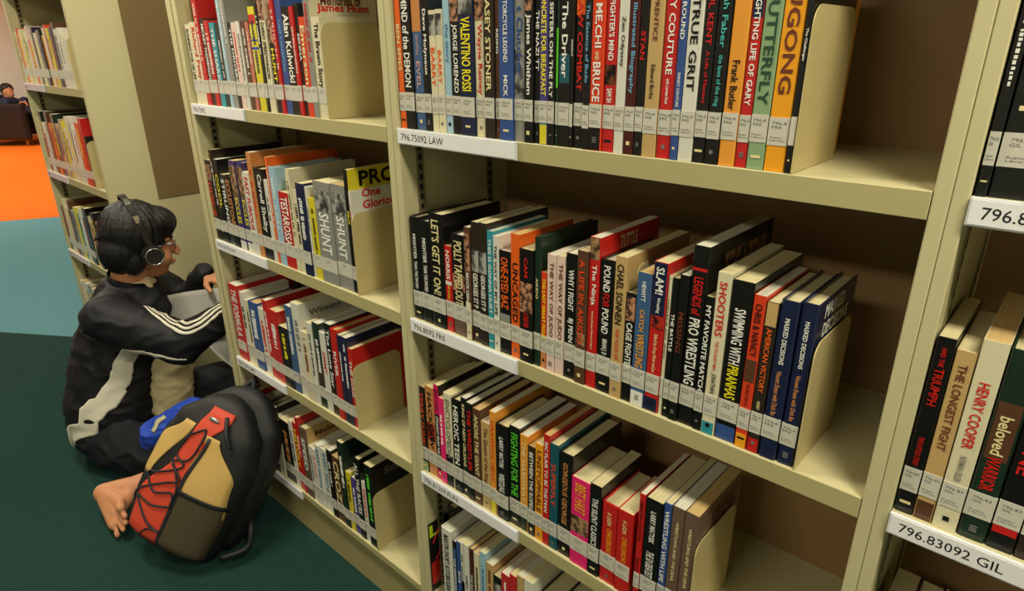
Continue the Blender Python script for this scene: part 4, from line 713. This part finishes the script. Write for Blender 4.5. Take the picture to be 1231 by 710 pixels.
def bagshell(bm,cen,kw,kd,smax=1.0,n=36,ns=22):
    rings=[]
    for i in range(ns+1):
        s=smax*i/ns; w_=prof(WT,s)*kw; d_=prof(DT,s)*kd; r=[]
        for k in range(n):
            a=2*PI*k/n; cx,cy=math.cos(a),math.sin(a); e=2/3.0
            r.append(bm.verts.new(b0+cen+Uu*LB*s+W_*w_*math.copysign(abs(cx)**e,cx)+Nn*d_*math.copysign(abs(cy)**e,cy)))
        rings.append(r)
    for A,B in zip(rings,rings[1:]):
        for k in range(n): bm.faces.new((A[k],A[(k+1)%n],B[(k+1)%n],B[k]))
    bm.faces.new(rings[0][::-1]); bm.faces.new(rings[-1])
bagshell(bm,V(0,0,0),1,1); smooth_obj(obj('front_compartment',bm,BAGK,bag))
bm=bmesh.new(); bagshell(bm,-Nn*.055+W_*.022+Uu*.03,1.02,.80); mb=smooth_obj(obj('main_compartment',bm,BAGK,bag))
def patch(name,f0,f1,s0,s1,m,e=.003,ns=18,nx=8,par=None,kw=1):
    bm=bmesh.new(); g=[]
    for i in range(ns+1):
        t=i/ns; s=s0+(s1-s0)*t; xa,xb=f0(t),f1(t); g.append([bm.verts.new(bpt(s,xa+(xb-xa)*j/nx,e)) for j in range(nx+1)])
    for a,b in zip(g,g[1:]):
        for j in range(nx): bm.faces.new((a[j],a[j+1],b[j+1],b[j]))
    bmesh.ops.recalc_face_normals(bm,faces=bm.faces); bmesh.ops.solidify(bm,geom=bm.faces[:],thickness=.002)
    return smooth_obj(obj(name,bm,m,par or bag))
lerpf=lambda pts: (lambda t: prof(pts,t))
RL=lerpf([(0,-.80),(.3,-.78),(.62,-.36),(.8,-.30),(1,-.28)]); RR=lerpf([(0,-.05),(.3,-.02),(.62,-.02),(.8,.10),(1,.55)])
patch('red_panel',RL,RR,.02,.93,BAGR,.005)
patch('tan_panel',lerpf([(0,-.05),(1,.0)]),lerpf([(0,.90),(.5,.84),(1,.34)]),.33,.77,BAGT,.003)
patch('tan_panel',lerpf([(0,-.985),(.6,-.93),(1,-.60)]),lerpf([(0,-.74),(1,-.34)]),.40,.80,BAGT,.003)
patch('mesh_pocket',lerpf([(0,-.04),(1,-.03)]),lerpf([(0,.93),(1,.93)]),.02,.40,MESHM,.0065)
patch('pocket_hem',lerpf([(0,-.04),(1,-.04)]),lerpf([(0,.94),(1,.94)]),.395,.42,BAGK,.009,3)
CORD=mat('cord_black',(.02,.02,.024),.5)
def bcord(pts): return smooth_obj(obj('bungee_cord',tube([bpt(s,x,.010) for s,x in pts],.0030,6),CORD,bag))
bcord([(.80,-.05),(.72,-.32),(.60,-.36),(.55,-.12),(.46,-.50),(.42,-.72),(.34,-.45),(.38,-.10),(.30,-.03)])
bcord([(.80,-.05),(.74,.0),(.60,-.08),(.55,-.36),(.47,-.06),(.42,-.30),(.30,-.78),(.22,-.80)])
bcord([(.30,-.03),(.26,-.40),(.27,-.80)]); bcord([(.27,-.80),(.16,-.40),(.13,-.04)]); bcord([(.13,-.04),(.12,-.30),(.04,-.50)])
bcord([(.55,-.36),(.50,-.20),(.42,-.05),(.36,-.03)])
patch('edge_binding',lerpf([(0,-.06),(.6,-.04),(1,.08)]),lerpf([(0,.0),(.6,.03),(1,.15)]),.02,.76,CORD,.008,18,2)
bm=bmesh.new(); c0=bpt(.86,-.02,.009); 
M_=Matrix((W_,Uu,Nn)).transposed(); ell(bm,c0,.018,.007,.004,M_,20); smooth_obj(obj('emblem',bm,mat('emblem_grey',(.35,.37,.34),.3,.7),bag))
for (s,x) in ((.78,.75),(.74,.72)):
    pass
zp=smooth_obj(obj('zip',tube([bpt(s,1,.0)-Nn*.03+W_*.012 for s in (.1,.3,.5,.7,.85)],.004,6),CORD,bag))
q=bpt(.60,1,0)-Nn*.035+W_*.018; obj('zip_pull',tube([q,q-Uu*.02+W_*.004,q-Uu*.045],.0032,6),SILV,zp)
smooth_obj(obj('carry_handle',tube([bpt(.95,-.4,0)-Nn*.075,bpt(1,-.2,0)-Nn*.075+Uu*.04,bpt(1,.3,0)-Nn*.075+Uu*.04,bpt(.95,.5,0)-Nn*.075],.008,8),BAGK,bag))
q=V(-0.652,-0.079,-1.167); smooth_obj(obj('strap',tube([bpt(.3,1,0)-Nn*.08,V(q.x,q.y,ZF+.06),V(q.x+.02,q.y-.03,ZF+.012),V(q.x+.0,q.y-.10,ZF+.008)],.009,8),BAGK,bag))
smooth_obj(obj('buckle_strap',tube([bpt(.90,.30,.008),bpt(.82,.45,.02),bpt(.76,.60,.01)],.006,6),CORD,bag))
mz=min((o.matrix_world@v.co).z for o in bag.children for v in o.data.vertices); bag.location=(0,0,ZF-mz+.0005); bag.location+=Vector((.040,-.070,0))
# blue pouch lying on the boy's thigh behind the backpack
bm=bmesh.new(); pa=V(-1.082,-0.218,-1.044); pb=V(-1.016,-0.109,-0.979)
capsule(bm,pa,pb,.046,.040,16,4); capsule(bm,pb,V(-0.967,-0.047,-0.974),.036,.028,14); capsule(bm,pa,pa+V(-.02,-.01,-.03),.040,.034,14)
pch=thing('pouch',(0,0,0),'blue fabric pouch with a pale logo patch behind the red backpack','pouch')
me=organic('pouch_body',bm,.006,4,.008,16,4); pbod=obj('fabric_body',me,mat('pouch_blue',srgb('2347b4'),.5,0,.3,250,.12),pch)
bvp=BVHTree.FromPolygons([v.co.copy() for v in me.vertices],[tuple(p.vertices) for p in me.polygons])
ribbon('logo_patch',[nearcam(V(*c),.05) for c in ((-1.087,-0.229,-1.031),(-1.077,-0.194,-0.980))],.016,mat('patch_cream',srgb('b9b48a'),.6),pch,bvp,3,.002)
ribbon('zip_line',[nearcam(V(*c),.05) for c in ((-1.054,-0.208,-1.046),(-1.052,-0.177,-0.993))],.005,CORD,pch,bvp,2,.002)
# ---------------------------------------------------------------- far corner: armchair, second reader, low table
G=V(-12.116,1.797,-1.234); cx,cy=G.x,G.y; sx_=V(.74,.67,0); sy_=V(-.67,.74,0)   # seat faces sx_, sy_ away from the camera
def obb(bm,c,hx,hy,hz,bev=.03):
    b2=bmesh.new(); box(b2,-hx,hx,-hy,hy,-hz,hz,bev=bev)
    M_=Matrix((( sx_.x,sy_.x,0,c.x),(sx_.y,sy_.y,0,c.y),(0,0,1,c.z),(0,0,0,1))); b2.transform(M_); m_=bpy.data.meshes.new('x'); b2.to_mesh(m_); b2.free(); bm.from_mesh(m_); bpy.data.meshes.remove(m_)
LEA=mat('leather_black',(.012,.011,.011),.35); WOODL=mat('chair_wood',srgb('8a4a22'),.45)
ach=thing('armchair',(0,0,0),'black leather armchair on the orange carpet by the pale wall','armchair')
c=V(cx,cy,ZF)
for nm,off,hh in (('seat',c+sx_*.02+V(0,0,.32),(.32,.28,.10)),('arm_rest',c-sy_*.36+sx_*.04+V(0,0,.37),(.42,.06,.27)),('arm_rest',c+sy_*.36+sx_*.04+V(0,0,.37),(.42,.06,.27)),('backrest',c-sx_*.37+V(0,0,.42),(.07,.36,.32))):
    bm=bmesh.new(); obb(bm,off,*hh); obj(nm,bm,LEA,ach)
for a in (-.32,.38):
    for b in (-.36,.36):
        bm=bmesh.new(); p=c+sx_*a+sy_*b; capsule(bm,V(p.x,p.y,ZF+.015),V(p.x,p.y,ZF+.12),.018,.024,8,2); obj('leg',bm,WOODL,ach)
tb=thing('coffee_table',(0,0,0),'small wooden table in front of the black armchair','table')
ct=c+sx_*.86+V(0,0,0); bm=bmesh.new(); obb(bm,ct+V(0,0,.30),.26,.26,.015,.004); obj('table_top',bm,WOODL,tb)
for a in (-.22,.22):
    for b in (-.22,.22):
        bm=bmesh.new(); obb(bm,ct+sx_*a+sy_*b+V(0,0,.1425),.02,.02,.1425,.002); obj('leg',bm,WOODL,tb)
NAVY=mat('jacket_navy',srgb('16223c'),.7,0,.2,60,.1)
rd=thing('person',(0,0,0),'dark haired person in a navy jacket reading in the black armchair','person')
hc=V(-12.390,1.863,-0.496); sh=hc-V(0,0,.20)-sx_*.03; bm=bmesh.new()
ell(bm,hc,.085,.08,.105); ell(bm,hc+sx_*.05-V(0,0,.05)-sy_*.02,.05,.05,.06); ell(bm,hc+(sx_*.8-sy_*.6)*.09-V(0,0,.01),.016,.014,.02); capsule(bm,hc-V(0,0,.08),sh+V(0,0,.02),.05,.055)
hip=c+V(0,0,.50)-sx_*.08
capsule(bm,sh,hip,.12,.13); hpx=V(-12.102,1.961,-0.670)
hand(bm,hpx-sx_*.05,sx_,V(0,0,-1),sy_*-1,.9)
capsule(bm,sh-sy_*.17,c+sx_*.10-sy_*.22+V(0,0,.66),.045,.04); capsule(bm,c+sx_*.10-sy_*.22+V(0,0,.66),hpx-sx_*.05,.04,.03)
capsule(bm,sh+sy_*.17,c+sx_*.10+sy_*.2+V(0,0,.62),.045,.04); capsule(bm,c+sx_*.10+sy_*.2+V(0,0,.62),hpx+sy_*.06,.04,.03)
for s in (-1,1): capsule(bm,hip+sy_*.1*s,c+sx_*.42+sy_*.12*s+V(0,0,.50),.08,.06); capsule(bm,c+sx_*.42+sy_*.12*s+V(0,0,.50),c+sx_*.48+sy_*.12*s+V(0,0,.07),.055,.045); capsule(bm,c+sx_*.48+sy_*.12*s+V(0,0,.045),c+sx_*.60+sy_*.12*s+V(0,0,.04),.04,.035)
obj('body',organic('body2',bm,.012,4),SKIN,rd)
bm=bmesh.new(); capsule(bm,sh-V(0,0,.03),hip,.155,.165,16); capsule(bm,sh-sy_*.17-V(0,0,.02),sh+sy_*.17-V(0,0,.02),.075,.075)
for s in (-1,1): capsule(bm,sh+sy_*.17*s-V(0,0,.02),c+sx_*.10+sy_*.21*s+V(0,0,.65),.07,.06); capsule(bm,c+sx_*.10+sy_*.21*s+V(0,0,.65),hpx-sx_*.06+sy_*(.03+.03*s),.058,.042)
obj('jacket',organic('jacket2',bm,.015,4,.01,8,2),NAVY,rd)
bm=bmesh.new(); ell(bm,hc+V(0,0,.035)-sx_*.015+sy_*.01,.095,.092,.088); ell(bm,hc-sx_*.05+sy_*.02,.055,.075,.08); obj('hair',organic('hair2',bm,.012,2,.008,20,1),HAIR,rd)
bm=bmesh.new()
for s in (-1,1): capsule(bm,hip+sy_*.1*s,c+sx_*.42+sy_*.12*s+V(0,0,.50),.095,.075); capsule(bm,c+sx_*.42+sy_*.12*s+V(0,0,.50),c+sx_*.48+sy_*.12*s+V(0,0,.12),.068,.06)
obj('trousers',organic('trousers2',bm,.015,4),TROU,rd)
obj('lanyard',tube([sh+V(0,0,.04)-sy_*.09+sx_*.09,sh-sy_*.10+sx_*.12-V(0,0,.10),hpx-sx_*.10+V(0,0,.02)-sy_*.03],.006,6),mat('lanyard_blue',srgb('4a8fb8'),.6),rd)
